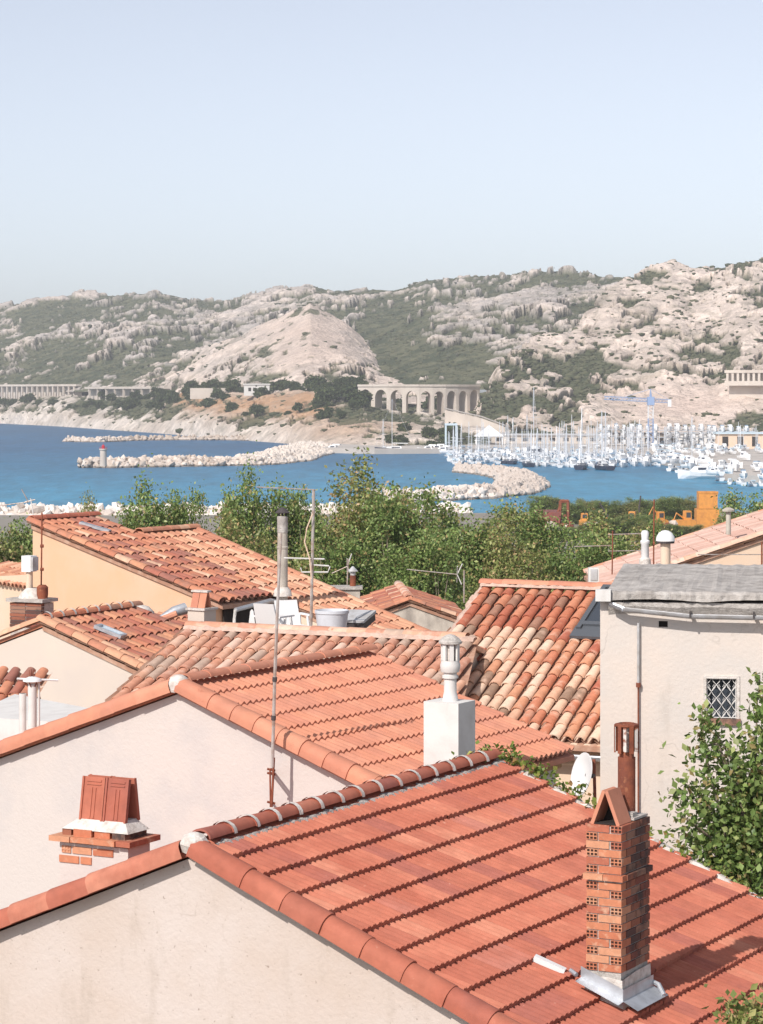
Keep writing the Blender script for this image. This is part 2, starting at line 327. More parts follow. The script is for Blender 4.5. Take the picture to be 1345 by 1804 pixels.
def rockmesh(seed, n=1.0):
    rg = random.Random(seed); t = (1+5**.5)/2
    vs = [Vector(v).normalized() for v in [(-1,t,0),(1,t,0),(-1,-t,0),(1,-t,0),(0,-1,t),(0,1,t),(0,-1,-t),(0,1,-t),(t,0,-1),(t,0,1),(-t,0,-1),(-t,0,1)]]
    vs = [Vector((v.x*rg.uniform(.75,1.25)*.62, v.y*rg.uniform(.75,1.25)*.62, v.z*rg.uniform(.7,1.15)*.5))*n for v in vs]
    return vs, [(0,11,5),(0,5,1),(0,1,7),(0,7,10),(0,10,11),(1,5,9),(5,11,4),(11,10,2),(10,7,6),(7,1,8),(3,9,4),(3,4,2),(3,2,6),(3,6,8),(3,8,9),(4,9,5),(2,4,11),(6,2,10),(8,6,7),(9,8,1)]
def blob_bias(x, y, blobs):
    b = np.zeros(x.shape)
    for cx, cy, rx, ry, val in blobs: b += val*np.exp(-(((x-cx)/rx)**2+((y-cy)/ry)**2))
    return b
def hill(name, crest, foot, x0, x1, nu, nv, p, A, S, bias0, blobs, seed, earth=None, back=.35, rockc=((.64,.55,.47),(.47,.43,.40)), vegc=((.075,.09,.05),(.16,.16,.095)), smooth=None, nscrub=0):
    xs = np.linspace(x0, x1, nu); nb = max(6, int(nv*.12))
    v = np.r_[np.linspace(0, 1, nv), 1+np.linspace(0, back, nb+1)[1:]]
    ker = np.hanning(max(3, int(nu/120)*2+1)); ker /= ker.sum(); hk = len(ker)//2
    I = lambda a, k: np.convolve(np.pad(np.interp(xs, [q[0] for q in a], [q[k] for q in a]), hk, mode='edge'), ker, 'valid')
    yc, Yc, yf, Yf = I(crest, 1), I(crest, 2), I(foot, 1), I(foot, 2)
    zc = CAMZ-(yc-HY)/F*Yc; zf = CAMZ-(yf-HY)/F*Yf
    vv = v[:, None]; pr = np.clip(vv, 0, 1)**p-np.clip(vv-1, 0, 9)*1.6
    Y = Yf+(Yc-Yf)*vv; Z = zf+(zc-zf)*pr; x = np.broadcast_to(xs, Y.shape)
    X = (x-CX)/F*Y; ypx = HY-(Z-CAMZ)/Y*F
    sm = np.ones(Y.shape) if smooth is None else np.clip(1-blob_bias(x, ypx, smooth), .08, 1)
    bias = bias0+blob_bias(x, ypx, blobs)
    n1 = fbm(X/95, Y/120, Z/50, 4, seed); n2 = fbm(X/24+9, Y/40, Z/14, 4, seed+20); n3 = fbm(X/7, Y/12, Z/4.5, 3, seed+40)
    rk = bias+1.0*(n1-.5)+1.25*(n2-.5)+1.35*(n3-.5)
    rock = sstep(.44, .53, rk)
    f1, f2, idv = worley(X/S+.4*n2, Y/(S*1.6), Z/(S*.75), seed+60)
    g1, g2, idg = worley(X/(S*.36), Y/(S*.6), Z/(S*.28), seed+70)
    h1, h2, idh = worley(X/(S*.13), Y/(S*.22), Z/(S*.11), seed+80)
    fade = np.clip(vv*6, 0, 1)*np.clip((1+back-vv)*8, 0, 1)
    blk = (.35+.65*idv)*(1-np.clip(f1, 0, 1))*A+(.3+.7*idg)*(1-np.clip(g1, 0, 1))*A*.42+(.2+.8*idh)*(1-np.clip(h1, 0, 1))*A*.24
    D = sm*fade*(rock*blk+A*1.1*(n1-.5)+A*.5*(n2-.5)+(1-rock)*A*.08*n3*2)
    Z = Z+D*.55; Yd = Y-D*.9*np.clip(1.15-vv, 0, 1)
    crack = np.maximum(sstep(.12, .0, f2-f1)*.8, sstep(.10, .0, g2-g1)*.55)*rock*sm
    veg = np.clip(1-rock+.55*crack*sstep(.35, .65, n3), 0, 1)[..., None]
    m = sstep(.35, .65, fbm(X/30, Y/45, Z/9, 3, seed+90))[..., None]
    rc = np.array(rockc[0])*m+np.array(rockc[1])*(1-m); rc = rc*(.86+.28*idg[..., None])
    vm = sstep(.35, .65, n3)[..., None]; vc = np.array(vegc[0])*vm+np.array(vegc[1])*(1-vm)
    c = rc*(1-veg)+vc*veg
    if earth:
        e = np.clip(blob_bias(x, ypx, earth[0])*(.55+1.1*n2), 0, 1)[..., None]*(1-veg*.75)
        c = c*(1-e)+np.array(earth[1])*e
    V = np.stack([(x-CX)/F*Y, Yd, Z], -1).reshape(-1, 3); n_r = len(v)
    k = (np.arange(n_r-1)[:, None]*nu+np.arange(nu-1)).ravel()
    Fc = np.stack([k, k+1, k+1+nu, k+nu], -1)
    o = mk(name, npmesh(name, V, Fc, M['hill'], False, c.reshape(-1, 3)), kind='structure')
    if nscrub:
        rg = np.random.RandomState(seed); pr0 = (V.reshape(n_r, nu, 3)); w_ = (((1-rock)*.75+.05)*sm*(vv < 1.02)*(vv > .03)*(Y/Y.max())).ravel(); w_ = w_*np.clip((rk.ravel()-bias.ravel())*0+1, 0, 1)
        ix = rg.choice(len(V), nscrub, p=w_/w_.sum()); scrub(V[ix]+rg.uniform(-1, 1, (nscrub, 3))*[1.5, 1.5, 0], rg, vegc)
    return (x, ypx, V.reshape(n_r, nu, 3), rock)

def scrub(C, rg, vegc):
    base, fc = rockmesh(91); base = np.array([tuple(b) for b in base]); fc = np.array(fc); n = len(C)
    s = rg.uniform(.6, 1.9, n)*rg.choice([.7, 1, 1.7], n, p=[.5,.38,.12]); V = base[None]*(s[:, None, None]*np.array([1.5, 1.3, 1.25]))*(1+rg.uniform(-.25, .25, (n, len(base), 1)))
    V = V+C[:, None, :]; m_ = rg.rand(n, 1); c = (np.array(vegc[0])*.85*m_+np.array(vegc[1])*.8*(1-m_))
    Fx = (fc[None]+np.arange(n)[:, None, None]*len(base)).reshape(-1, 3)
    mk('scrub', npmesh('scrub', V.reshape(-1, 3), Fx, M['pine'], False, np.repeat(c, len(base), 0)), label='low dark green scrub dotted over the hillside', cat='scrub', kind='stuff')
hill('far_hills', [(-420,560,2900),(-100,552,2900),(0,545,2850),(60,530,2800),(130,522,2800),(200,522,2750),(270,515,2700),(330,527,2700),(390,531,2650),(440,524,2600),(500,514,2550),(545,507,2500),(600,515,2450),(700,510,2400),(760,492,2350),(850,487,2300),(960,477,2200),(1000,479,2150),(1060,487,2100),(1150,492,2050),(1500,500,2000)],
     [(-420,690,2250),(0,690,2150),(200,690,1900),(400,688,1750),(600,680,1600),(760,684,1480),(1000,690,1400),(1500,690,1400)], -420, 1250, 800, 250, .95, 15, 46, .24,
     [(60,610,120,50,.16),(330,560,150,40,.10),(800,560,75,60,.22),(900,520,60,30,.25),(730,640,110,60,-.35),(690,560,60,40,-.22),(450,640,90,40,.2),(250,640,90,25,.12),(760,505,60,14,-.22),(640,540,40,20,.05),(60,570,60,20,-.15),(980,560,70,60,.2)], 3,
     rockc=((.71,.61,.54),(.55,.49,.45)), nscrub=15000)
hill('pyramid_hill', [(120,692,2150),(200,666,2080),(300,643,2000),(400,606,1900),(440,588,1880),(500,557,1860),(532,540,1850),(547,530,1850),(562,541,1840),(610,575,1820),(640,608,1800),(670,640,1780),(720,664,1750),(790,690,1700)],
     [(120,712,1985),(300,712,1730),(450,712,1530),(600,705,1455),(790,715,1405)], 120, 790, 420, 130, 1.0, 10, 34, .62,
     [(545,600,110,70,.18),(330,655,90,16,-.12),(560,668,130,10,-.45),(640,640,30,30,-.30),(470,625,10,12,-.5),(600,610,12,15,-.35)], 23,
     earth=([(545,600,80,60,.6)], (.74,.57,.47)), rockc=((.78,.65,.56),(.68,.58,.51)), smooth=[(545,585,85,65,.95)], nscrub=1500)
hill('rocky_hill', [(780,775,1330),(830,745,1330),(852,705,1340),(872,664,1345),(882,640,1350),(905,622,1380),(960,606,1420),(1005,598,1440),(1035,566,1480),(1055,532,1540),(1085,508,1580),(1120,490,1620),(1150,474,1640),(1185,467,1650),(1220,478,1640),(1260,474,1620),(1300,464,1600),(1330,458,1600),(1400,452,1600),(1700,460,1600)],
     [(780,790,1190),(850,785,1190),(950,782,1185),(1100,784,1180),(1700,790,1120)], 780, 1620, 640, 300, .95, 13, 40, .57,
     [(930,715,60,16,-.55),(1030,640,30,22,-.42),(1240,520,20,13,-.6),(1110,550,14,14,-.5),(1160,600,30,12,-.35),(1000,560,40,25,-.2),(1075,660,36,14,-.35),(1170,662,40,9,-.3),(1270,640,50,8,-.35),(960,640,16,16,-.3),(1020,735,26,26,-.4),(1200,715,130,34,.45),(870,700,30,14,-.2)], 41,
     earth=([(1210,718,120,32,.8),(900,735,60,14,.6),(1050,690,50,20,.4)], (.76,.60,.51)), rockc=((.81,.68,.59),(.67,.56,.48)), smooth=[(1215,718,120,30,.85)], nscrub=11000)
# coastal slope between the shore and the railway ledge
hill('coastal_slope', [(-420,702,2500),(0,703,2120),(140,702,1960),(200,700,1860),(300,697,1720),(400,697,1560),(470,697,1500),(560,697,1440),(640,690,1420),(700,712,1400),(780,725,1380),(900,735,1330)],
     [(-420,744,2330),(0,746,2043),(100,751,1876),(200,758,1683),(300,765,1526),(400,774,1362),(500,781,1257),(560,788,1168),(650,793,1111),(780,794,1100),(900,790,1144)], -420, 900, 620, 90, .8, 7, 26, .44,
     [(60,745,120,12,.75),(200,752,80,14,.7),(330,758,60,12,.7),(420,765,60,10,.5),(500,770,80,14,.5),(120,712,140,10,-.2),(260,715,80,16,-.25),(420,720,90,16,.12),(540,715,40,20,.2),(600,730,60,18,-.25),(700,740,60,14,-.1),(640,775,120,10,.5)], 57,
     earth=([(420,720,95,22,1.1),(540,720,50,22,1.0),(335,705,30,14,1.0),(620,760,120,22,.5)], (.56,.34,.20)), rockc=((.78,.69,.61),(.66,.57,.49)), nscrub=4000)
vf = MB(); rows = [[((x-CX)/F*Y, Y, z) for x in range(560, 1301, 20)] for Y, z in ((1385, 2), (1400, 13), (1450, 19), (1600, 22), (1900, 24), (2300, 24))]
vf.grid(rows); part('valley_floor', vf, nmat('valley_scrub_shade', (.09,.10,.055), (.22,.19,.13), sc=.05, bump=.5, bsc=.3), None, kind='structure')  # shade behind the viaduct arches is put into this dark scrub colour
# flat quay behind the marina and the landing at the root of the lighthouse mole
q = MB(); ptsq = [W0(540,797,0),W0(660,800,0),W0(790,799,0),W0(900,797,0),W0(1090,800,0),W0(1180,822,0),W0(1275,846,0),W0(1420,856,0)]
top = [Vector((p.x, p.y, 1.9)) for p in ptsq]; far = [Vector((p.x*1330/p.y if p.y < 1330 else p.x, 1330, 1.9)) for p in ptsq]
q.add(ptsq+top+far, [(i, i+1, i+9, i+8) for i in range(7)]+[(i+8, i+9, i+17, i+16) for i in range(7)])
part('quay', q, M['quay'], None, kind='structure')

# ------------------------------------------------------------------ riprap moles
ROCKS = {}
for key in ('rock', 'rockw'):
    ROCKS[key] = []
    for k in range(7):
        a, b = rockmesh(k+3); ROCKS[key].append(MB().add(a, b).mesh('stone', M[key]))
def mole(name, label, pts, wid, hgt, size, mkey, n, seed, cat='breakwater', nmax=300, coremat='rock'):
    rg = random.Random(seed); pts = [Vector(p) for p in pts]
    seg = [(pts[i+1]-pts[i]).length for i in range(len(pts)-1)]; tot = sum(seg)
    wid = wid if isinstance(wid, (list, tuple)) else [wid]*len(pts)
    def at(s):
        i = 0
        while i < len(seg)-1 and s > seg[i]: s -= seg[i]; i += 1
        f = s/seg[i]; d = (pts[i+1]-pts[i]).normalized(); return pts[i].lerp(pts[i+1], f), Vector((-d.y, d.x, 0)), wid[i]*(1-f)+wid[i+1]*f
    th = thing(name, pts[0], label, cat)
    core = MB(); rws = []
    for k in range(41):
        p, nn, w_ = at(tot*k/40); e = .35 if k in (0, 40) else 1
        rws.append([p+nn*(w_*a*.5*e)+Vector((0, 0, b*hgt*e-.6*(b < 0.01))) for a, b in ((-1,0),(-.55,.55),(-.25,.78),(.25,.78),(.55,.55),(1,0))])
    core.grid(rws); part('core', core, M[coremat], th)
    spots = []
    for k in range(n):
        p, nn, w_ = at(rg.uniform(0, tot)); a = rg.uniform(-1, 1); h = hgt*(.8 if abs(a) < .28 else max(0, .8*(1-(abs(a)-.28)/.72)))
        end = 1
        p2 = p+nn*(w_*.5*a)+Vector((0, 0, h+rg.uniform(-.25,.2)*size)); s = size*rg.choice((.6,.8,1,1,1.25,1.5))
        spots.append((p2, s, [rg.uniform(0, 6.28) for _ in range(3)], rg.randrange(7)))
    spots.sort(key=lambda q_: q_[0].y-3*q_[1])
    from mathutils import Euler
    rest = MB()
    for i, (p2, s, e, m_) in enumerate(spots):
        Mx = T(*p2) @ Euler(e).to_matrix().to_4x4() @ Matrix.Diagonal((s*1.5, s*1.2, s*1.1, 1))
        if i < nmax: mk('stone', ROCKS[mkey][m_], th, Mx)
        else: a, b = rockmesh(m_+3); rest.add(a, b, Mx)
    if rest.v: part('stones', rest, M[mkey], th, kind='stuff')
    return th
mole('breakwater', 'hooked breakwater of pale boulders in front of the marina', [W0(660,884),W0(740,883),W0(830,878),W0(895,870),W0(922,857),W0(915,845),W0(875,837),W0(808,832)], [8,9,11,13,14,12,9,4], 2.3, 1.15, 'rockw', 2200, 5)
mole('breakwater', 'long low breakwater carrying the red topped harbour light', [W0(142,824),W0(220,823),W0(330,821),W0(440,819),W0(490,812),W0(525,799),W0(552,791)], [9,13,14,16,24,28,24], 2.9, 1.35, 'rock', 2000, 6)
mole('breakwater', 'white boulder sea wall along the shore behind the village trees', [Vector((-120,500,0)),Vector((-78,497,0)),Vector((-25,496,0)),Vector((18,503,0))], 13, 3.1, 1.2, 'rockw', 1100, 8)
mole('reef', 'low line of rocks awash behind the harbour light', [W0(110,778),W0(180,779),W0(230,776),W0(300,775),W0(400,775),W0(520,777)], [3,4,8,13,18,26], 1.8, 1.3, 'rock', 500, 9, cat='rocks', nmax=220)

# ------------------------------------------------------------------ viaduct and galleries of the coast railway
def arch_panel(L_, zt, zb, span, ysp, th_, n=14):          # wall L_ long from zb to zt with one arched opening, along local x
    a0, a1 = (L_-span)/2, (L_+span)/2; mb = MB()
    arc = [(L_/2-span/2*math.cos(math.pi*k/n), ysp+span*.62*math.sin(math.pi*k/n)) for k in range(n+1)]
    for y in (0, th_):
        vs = []; fs = []
        top_ = [(a0+(a1-a0)*k/n, zt) for k in range(n+1)]
        vs = [(x, y, z) for x, z in arc]+[(x, y, z) for x, z in top_]
        fs = [(k, k+1, n+2+k, n+1+k) for k in range(n)]
        b = len(vs); vs += [(0,y,zb),(a0,y,zb),(a0,y,ysp),(a0,y,zt),(0,y,zt),(a1,y,zb),(L_,y,zb),(L_,y,zt),(a1,y,zt),(a1,y,ysp)]
        fs += [(b,b+1,b+2,b+3,b+4),(b+5,b+6,b+7,b+8,b+9)]
        mb.add(vs, fs if y == 0 else [tuple(reversed(f)) for f in fs])
    ring = [(a0, zb)]+arc+[(a1, zb)]
    mb.grid([[(x, 0, z) for x, z in ring], [(x, th_, z) for x, z in ring]])
    mb.add([(0,0,zt),(L_,0,zt),(L_,th_,zt),(0,th_,zt)], [(0,1,2,3)])
    return mb
vx = [631,657.5,685,712.5,738.5,762.5,785.5,806.8,826,846]; vY = [1330,1325,1321,1319,1318,1319,1321,1325,1330,1336]
via = thing('viaduct', P(631,720,1330), 'stone railway viaduct of tall arches at the foot of the hills', 'viaduct')
for i in range(len(vx)-1):
    a = P(vx[i], 681, vY[i]); b = P(vx[i+1], 681, vY[i+1]); a.z = b.z = 27.6
    d = b-a; mb = arch_panel(d.length, 0, -26, d.length*.74, -5.6, 8)
    part('arch', mb, M['vstone'], via, T(*a) @ RZ(math.atan2(d.y, d.x)))
dk = MB()
for off, h0, h1, w0, w1 in ((0, .02, 1.1, -.5, .1), (0, .02, 1.1, 7.9, 8.5)):
    for i in range(len(vx)-1):
        a = P(vx[i], 681, vY[i]); b = P(vx[i+1], 681, vY[i+1]); d = b-a
        dk.box(0, d.length, w0, w1, h0, h1, T(a.x, a.y, 27.6) @ RZ(math.atan2(d.y, d.x)))
part('parapet', dk, M['vstone'], via)
def gallery(name, label, pts, h, npil, pw, mat_, hpar=1.6, depth=5, foot=0):
    th = thing(name, pts[0], label, 'gallery'); tot = 0
    a, b = pts; d = b-a; Mx = T(*a) @ RZ(math.atan2(d.y, d.x)); L_ = Vector((d.x, d.y, 0)).length
    part('roof_slab', MB().box(0, L_, -.6, depth, h, h+hpar), mat_, th, Mx)
    part('back_wall', MB().box(0, L_, depth-.6, depth, -8, h), mat_, th, Mx)
    if foot: part('base_wall', MB().box(0, L_, -.5, depth-.7, -1.6, foot), mat_, th, Mx)
    pm = MB().box(-pw/2, pw/2, -.3, 1.0, foot or -8, h).mesh('pillar', mat_)
    for k in range(npil): mk('pillar', pm, th, Mx @ T(L_*(k+.5)/npil, 0, 0))
    return th
a, b = P(-60,701,2130), P(135,700,1990); a.z = 20; b.z = 20.5
gallery('railway_gallery', 'pale colonnade gallery on the coast at the left edge', (a, b), 9.2, 22, 1.5, M['vstone'])
a, b = P(150,700,1900), P(290,697,1760); a.z = 22; b.z = 22
gallery('railway_gallery', 'low pale railway wall on piers right of the coast colonnade', (a, b), 5.0, 9, 1.2, M['vstone'])
a, b = P(1278,676,1235), P(1400,672,1215); a.z = 29.5; b.z = 30
gallery('railway_gallery', 'row of dark openings cut in the cliff at the right edge', (a, b), 4.4, 13, 1.25, M['vstone'], 1.4, 5, .6)
# ramp road with retaining wall below the viaduct
rw = thing('ramp_wall', P(785,735,1215), 'pale sloping retaining wall of the road below the viaduct', 'wall')
pr_ = [P(784,722,1225),P(815,729,1215),P(850,737,1200),P(890,752,1190)]; mb = MB()
mb.add([p for p in pr_]+[Vector((p.x, p.y, 0)) for p in pr_]+[p+Vector((0,9,0)) for p in pr_], [(i,i+1,i+5,i+4) for i in range(3)]+[(i,i+1,i+9,i+8) for i in range(3)])
part('retaining_wall', mb, M['vstone'], rw)
mb = MB()
for i in range(3): mb.tube([pr_[i]+Vector((0,0,.7)), pr_[i+1]+Vector((0,0,.7))], .35, 4)
part('guard_rail', mb, M['concrete'], rw)
# white house on the coast
wh = thing('white_house', P(453,697,1480), 'small white flat-roofed house with three windows on the coast', 'house'); B_ = P(430,697,1480)
part('wall', MB().box(0, 14.5, 0, 9, 0, 6.2), M['white'], wh, T(*B_)); part('roof', MB().box(-.5, 15, -.5, 9.5, 6.2, 6.9), M['white'], wh, T(*B_))
for k in (2.5, 5.2, 10.5): part('window', MB().box(k, k+1.6, -.08, .1, 2.6, 4.6), M['hole'], wh, T(*B_))
lw = thing('low_house', P(330,697,1560), 'long low pale wall left of the white coast house', 'wall')
part('wall', MB().box(0, 30, 0, 3, -2, 4.6), M['vstone'], lw, T(*P(335,697,1560)))
# harbour light
L0 = W0(182,812,2.6); lt = thing('harbour_light', L0, 'squat white harbour light with red lantern on the breakwater end', 'lighthouse')
part('tower', MB().lathe([(1.75,-2.5),(1.65,2.6),(1.6,5.2),(2.0,5.4),(2.0,6.0),(0,6.0)], 20), M['vstone'], lt, T(*L0) @ Matrix.Scale(.66, 4), True)
part('lantern', MB().lathe([(.75,6.0),(.75,7.0),(.95,7.1),(.5,7.7),(.12,7.9),(.1,8.6),(0,8.6)], 14), M['red'], lt, T(*L0) @ Matrix.Scale(.66, 4), True)
mb = MB(); mb.lathe([(1.85,6.7),(1.85,6.8),(1.78,6.8),(1.78,6.7),(1.85,6.7)], 20)
for k in range(10): mb.tube([(1.82*math.cos(k*.628),1.82*math.sin(k*.628),6), (1.82*math.cos(k*.628),1.82*math.sin(k*.628),6.8)], .05, 4)
part('railing', mb, M['red'], lt, T(*L0) @ Matrix.Scale(.66, 4))
# haze: the sea air between here and the hills
def haze(density):
    m = bpy.data.materials.new('haze'); m.use_nodes = True; t = m.node_tree; t.nodes.remove(t.nodes['Principled BSDF'])
    pv = t.nodes.new('ShaderNodeVolumePrincipled'); pv.inputs['Color'].default_value = (.93,.96,1,1); pv.inputs['Density'].default_value = density
    pv.inputs['Anisotropy'].default_value = 0
    t.links.new(pv.outputs[0], t.nodes['Material Output'].inputs['Volume'])
    part('haze', MB().box(-7100, 7100, -700, 9100, -8, 190), m, None, kind='stuff')
HAZE = 1.5e-4
if HAZE: haze(HAZE)
# ================================================================== HOUSES
def dirs(th): return Vector((math.sin(th), math.cos(th), 0)), Vector((math.cos(th), -math.sin(th), 0))
def canal_mesh(L_, rb, rt, h, mat, n=6, th_=.014, lift=0):  # half-round tile, lower end at y=0
    rows = []
    for y, r in ((0, rb), (L_, rt)):
        rows.append([(-r*math.cos(math.pi*k/n), y, h*(r/rb)*math.sin(math.pi*k/n)) for k in range(n+1)])
    mb = MB().grid(rows)
    inner = [(x*(1-th_/rb), 0, z*(1-th_*1.2/h)) for x, y, z in rows[0]]; deep = [(x, .05, z) for x, y, z in inner]
    mb.grid([inner, rows[0]]); mb.grid([deep, inner])
    return mb.mesh('tile', mat, True)
def verge_mesh(L_, r, h, mat, n=8, sk=.07):              # half-round verge tile with straight skirts
    rows = []
    for y, k in ((0, 1), (L_, .84)):
        rows.append([(-r*k, y, -sk)]+[(-r*k*math.cos(math.pi*q/n), y, h*k*math.sin(math.pi*q/n)) for q in range(n+1)]+[(r*k, y, -sk)])
    mb = MB().grid(rows); inner = [(x*.87, 0, z*.87) for x, y, z in rows[0]]; mb.grid([inner, rows[0]]); mb.grid([[(x, .06, z) for x, y, z in inner], inner])
    return mb.mesh('verge_tile', mat, True)
def pan_mesh(L_, w_, mat):
    pts = [(-w_,.012),(-w_*.55,-.03),(0,-.045),(w_*.55,-.03),(w_,.012)]
    return [[(x, 0, z) for x, z in pts], [(x*.85, L_, z) for x, z in pts]]
def wave_mesh(w_, L_, n, prof, th_, mat):                  # interlocking tile: profile across, flat along, thick lower lip
    xs = [w_*k/n for k in range(n+1)]; z = [prof(k/n) for k in range(n+1)]
    top = [(x-w_/2, 0, zz) for x, zz in zip(xs, z)]; up = [(x-w_/2, L_, zz) for x, zz in zip(xs, z)]; bot = [(x-w_/2, 0, zz-th_) for x, zz in zip(xs, z)]
    return MB().grid([bot, top]).grid([top, up]).mesh('tile', mat)
def lay(parent, O, ex, dn, s, cols, rows, pc, pe, meshes, tilt, rg, jit=.006, c0=.5, name='tile', cond=None, lift=0, nmax=300):
    d3 = (dn+Vector((0, 0, -s))).normalized(); ey = -d3; ez = ex.cross(ey); n = 0; rest = MB()
    for j in range(rows):
        for i in range(cols):
            if cond and not cond(i, j): continue
            me = meshes[rg.randrange(len(meshes))]
            p = O+ex*((i+c0)*pc+rg.uniform(-jit, jit))+dn*((j+1)*pe+rg.uniform(-jit, jit))+Vector((0, 0, -s*(j+1)*pe+lift))
            Mx = frame(p, ex, ey, ez) @ Matrix.Rotation(-tilt+rg.uniform(-.3, .3)*jit, 4, 'X') @ RZ(rg.uniform(-1.5, 1.5)*jit)
            n += 1
            if n <= nmax: mk(name, me, parent, Mx)
            else: rest.add([v.co for v in me.vertices], [tuple(q.vertices) for q in me.polygons], Mx)
    if rest.v: part('tiles', rest, meshes[0].materials[0], parent, None, kind='stuff')
    return n
def run(parent, name, a, b, n, me, up, lift=0, jit=.004, rg=random, over=1.0, flip=False):   # a row of tiles from a (low) to b (high)
    d = (b-a)/n
    for k in range(n):
        p = a+d*k; Mx = along(p, p+d, up); mk(name, me, parent, Mx @ T(0, 0, lift+.004*(k % 2)) @ RZ(rg.uniform(-1, 1)*jit*4))
def gable_body(O, r, g_, s, L_, tl, tr, zb, inset=.04, low=.09, mat=None, parent=None):
    zt = Vector((0, 0, 1)); mb = MB(); vs = []
    for l in (inset, L_-inset):
        b = O+r*l
        vs += [b-zt*low, b+g_*tr-zt*(s*tr+low), (b+g_*tr)*1, (b-g_*tl)*1, b-g_*tl-zt*(s*tl+low)]
        vs[-3].z = zb; vs[-2].z = zb
    mb.add(vs, [(0,4,3,2,1),(5,6,7,8,9),(0,1,6,5),(1,2,7,6),(3,4,9,8),(4,0,5,9)])
    return part('wall', mb, mat, parent)
def deck(O, ex, dn, s, L_, W_, th_, parent, mat, name='deck', dz=-.05):
    n = Vector((0, 0, 1)); a = O+n*dz; q_ = [a, a+ex*L_, a+ex*L_+dn*W_-n*(s*W_), a+dn*W_-n*(s*W_)]
    mb = MB().add(q_+[p-n*th_ for p in q_], [(0,1,2,3),(7,6,5,4),(0,3,7,4),(1,5,6,2),(2,6,7,3),(0,4,5,1)])
    return part(name, mb, mat, parent)
UP = Vector((0, 0, 1))
def sub(parent, name, **kw):                                # a part that only groups sub-parts (an Empty)
    return mk(name, None, parent, WM[parent.name].copy(), **kw)
rg = random.Random(11)

# ---------------------------------------------------------------- house A: foreground red ribbed roof
thA = R(28.4); sA = .411; OA = P(340,1490,22.8); rA, gA = dirs(thA)
hA = thing('house', Vector((OA.x, OA.y, 13)), 'nearest house with cream gable wall and red ribbed tile roof', 'house')
LA, WA = 6.1, 4.86
gable_body(OA, rA, gA, sA, LA, 5.0, 5.0, 13, .03, .10, M['plasA'], hA)
roofA = deck(OA, rA, gA, sA, LA, WA, .06, hA, M['deckA'], 'roof', -.055)
ribs = lambda f: .022*abs(math.sin(math.pi*3*f))**.8+.006*math.cos(2*math.pi*9*f)
tmA = [wave_mesh(.300, .40, 45, ribs, .050, M['tileA'])]
lay(roofA, OA+rA*.0, rA, gA, sA, 20, 15, .305, .324, tmA, .125, rg, .006, lift=.048)
vm = verge_mesh(.60, .125, .10, M['tileA'], 8, .075)
dR = gA+UP*-sA; dL = -gA+UP*-sA
a = OA+rA*.0; run(roofA, 'verge_tile', a+dR*4.9+UP*.0, a+dR*.18, 12, vm, UP, .0, rg=rg)
run(roofA, 'verge_tile', a+dL*4.9, a+dL*.20, 11, vm, UP, 0, rg=rg)
rm = canal_mesh(.41, .11, .095, .085, M['tileA'], 8, .016)
run(roofA, 'ridge_tile', OA+rA*.12+UP*.045, OA+rA*(LA-.05)+UP*.045, 15, rm, UP, 0, rg=rg)
collar = MB().grid([[(-.125*math.cos(math.pi*k/8), y, .105*math.sin(math.pi*k/8)-.01) for k in range(9)] for y in (-.028, -.022, .022, .03)]).mesh('mortar_collar', M['mortarw'], True)
for k in range(1, 15):
    p = OA+rA*(.12+(LA-.17)*k/15)+UP*.05; mk('mortar_collar', collar, roofA, along(p, p+rA) @ RZ(rg.uniform(-.12,.12)))
def rough_strip(name, a, b, w0, h0, mat, parent, n=60, seed=1, lat=None, amp=.5):
    rg_ = random.Random(seed); mb = MB(); d = (b-a); side = lat or d.cross(UP).normalized(); rows = []
    for k in range(n+1):
        p = a+d*(k/n); u = 1+rg_.uniform(-amp, amp)
        rows.append([p-side*w0*u, p-side*w0*.5*u+UP*h0*u*rg_.uniform(.6,1.2), p+side*w0*.4*(1+rg_.uniform(-amp, amp))+UP*h0*rg_.uniform(.5,1.2), p+side*w0*(1+rg_.uniform(-amp, amp))-UP*.02])
    mb.grid(rows); return part(name, mb, mat, parent, None, True)
rough_strip('mortar_bed', OA+rA*.2+gA*.11-UP*.02, OA+rA*(LA-.05)+gA*.11-UP*.02, .042, .022, M['mortar'], roofA, 110, 4, gA, .6)
rough_strip('mortar_bed', OA+rA*(LA-.04)+UP*.0, OA+rA*(LA-.04)+dR*4.9, .09, .05, M['mortarw'], roofA, 70, 5, rA, .5)
mk('apex_mortar', MB().lathe([(.11,-.08),(.13,0),(.10,.05),(.04,.08),(0,.085)], 9).mesh('apex_mortar', M['mortarw']), hA, T(*(OA+rA*.02+UP*.03)) @ Matrix.Rotation(.2,4,'X'))
lsA = deck(OA, rA, -gA, sA, LA, 4.9, .06, hA, M['tileA'], 'back_slope', -.02)
# white strip of roof glazing / metal on the red roof
def on_roof(O, r, g_, s, x, y):                             # roof point seen at photo pixel x, y
    n = g_*s+UP; d = Vector(((x-CX)/F, 1, -(y-HY)/F)); c = Vector((0, 0, CAMZ)); k = (O-c).dot(n)/d.dot(n); return c+d*k
p0, p1 = on_roof(OA, rA, gA, sA, 938, 1697), on_roof(OA, rA, gA, sA, 992, 1722)
Mx = along(p0, p1, rA.cross(dR)*-1)
mk('metal_strip', MB().box(-.035, .035, 0, (p1-p0).length, .0, .05).mesh('metal_strip', M['plastic']), roofA, Mx @ T(0,0,.03))

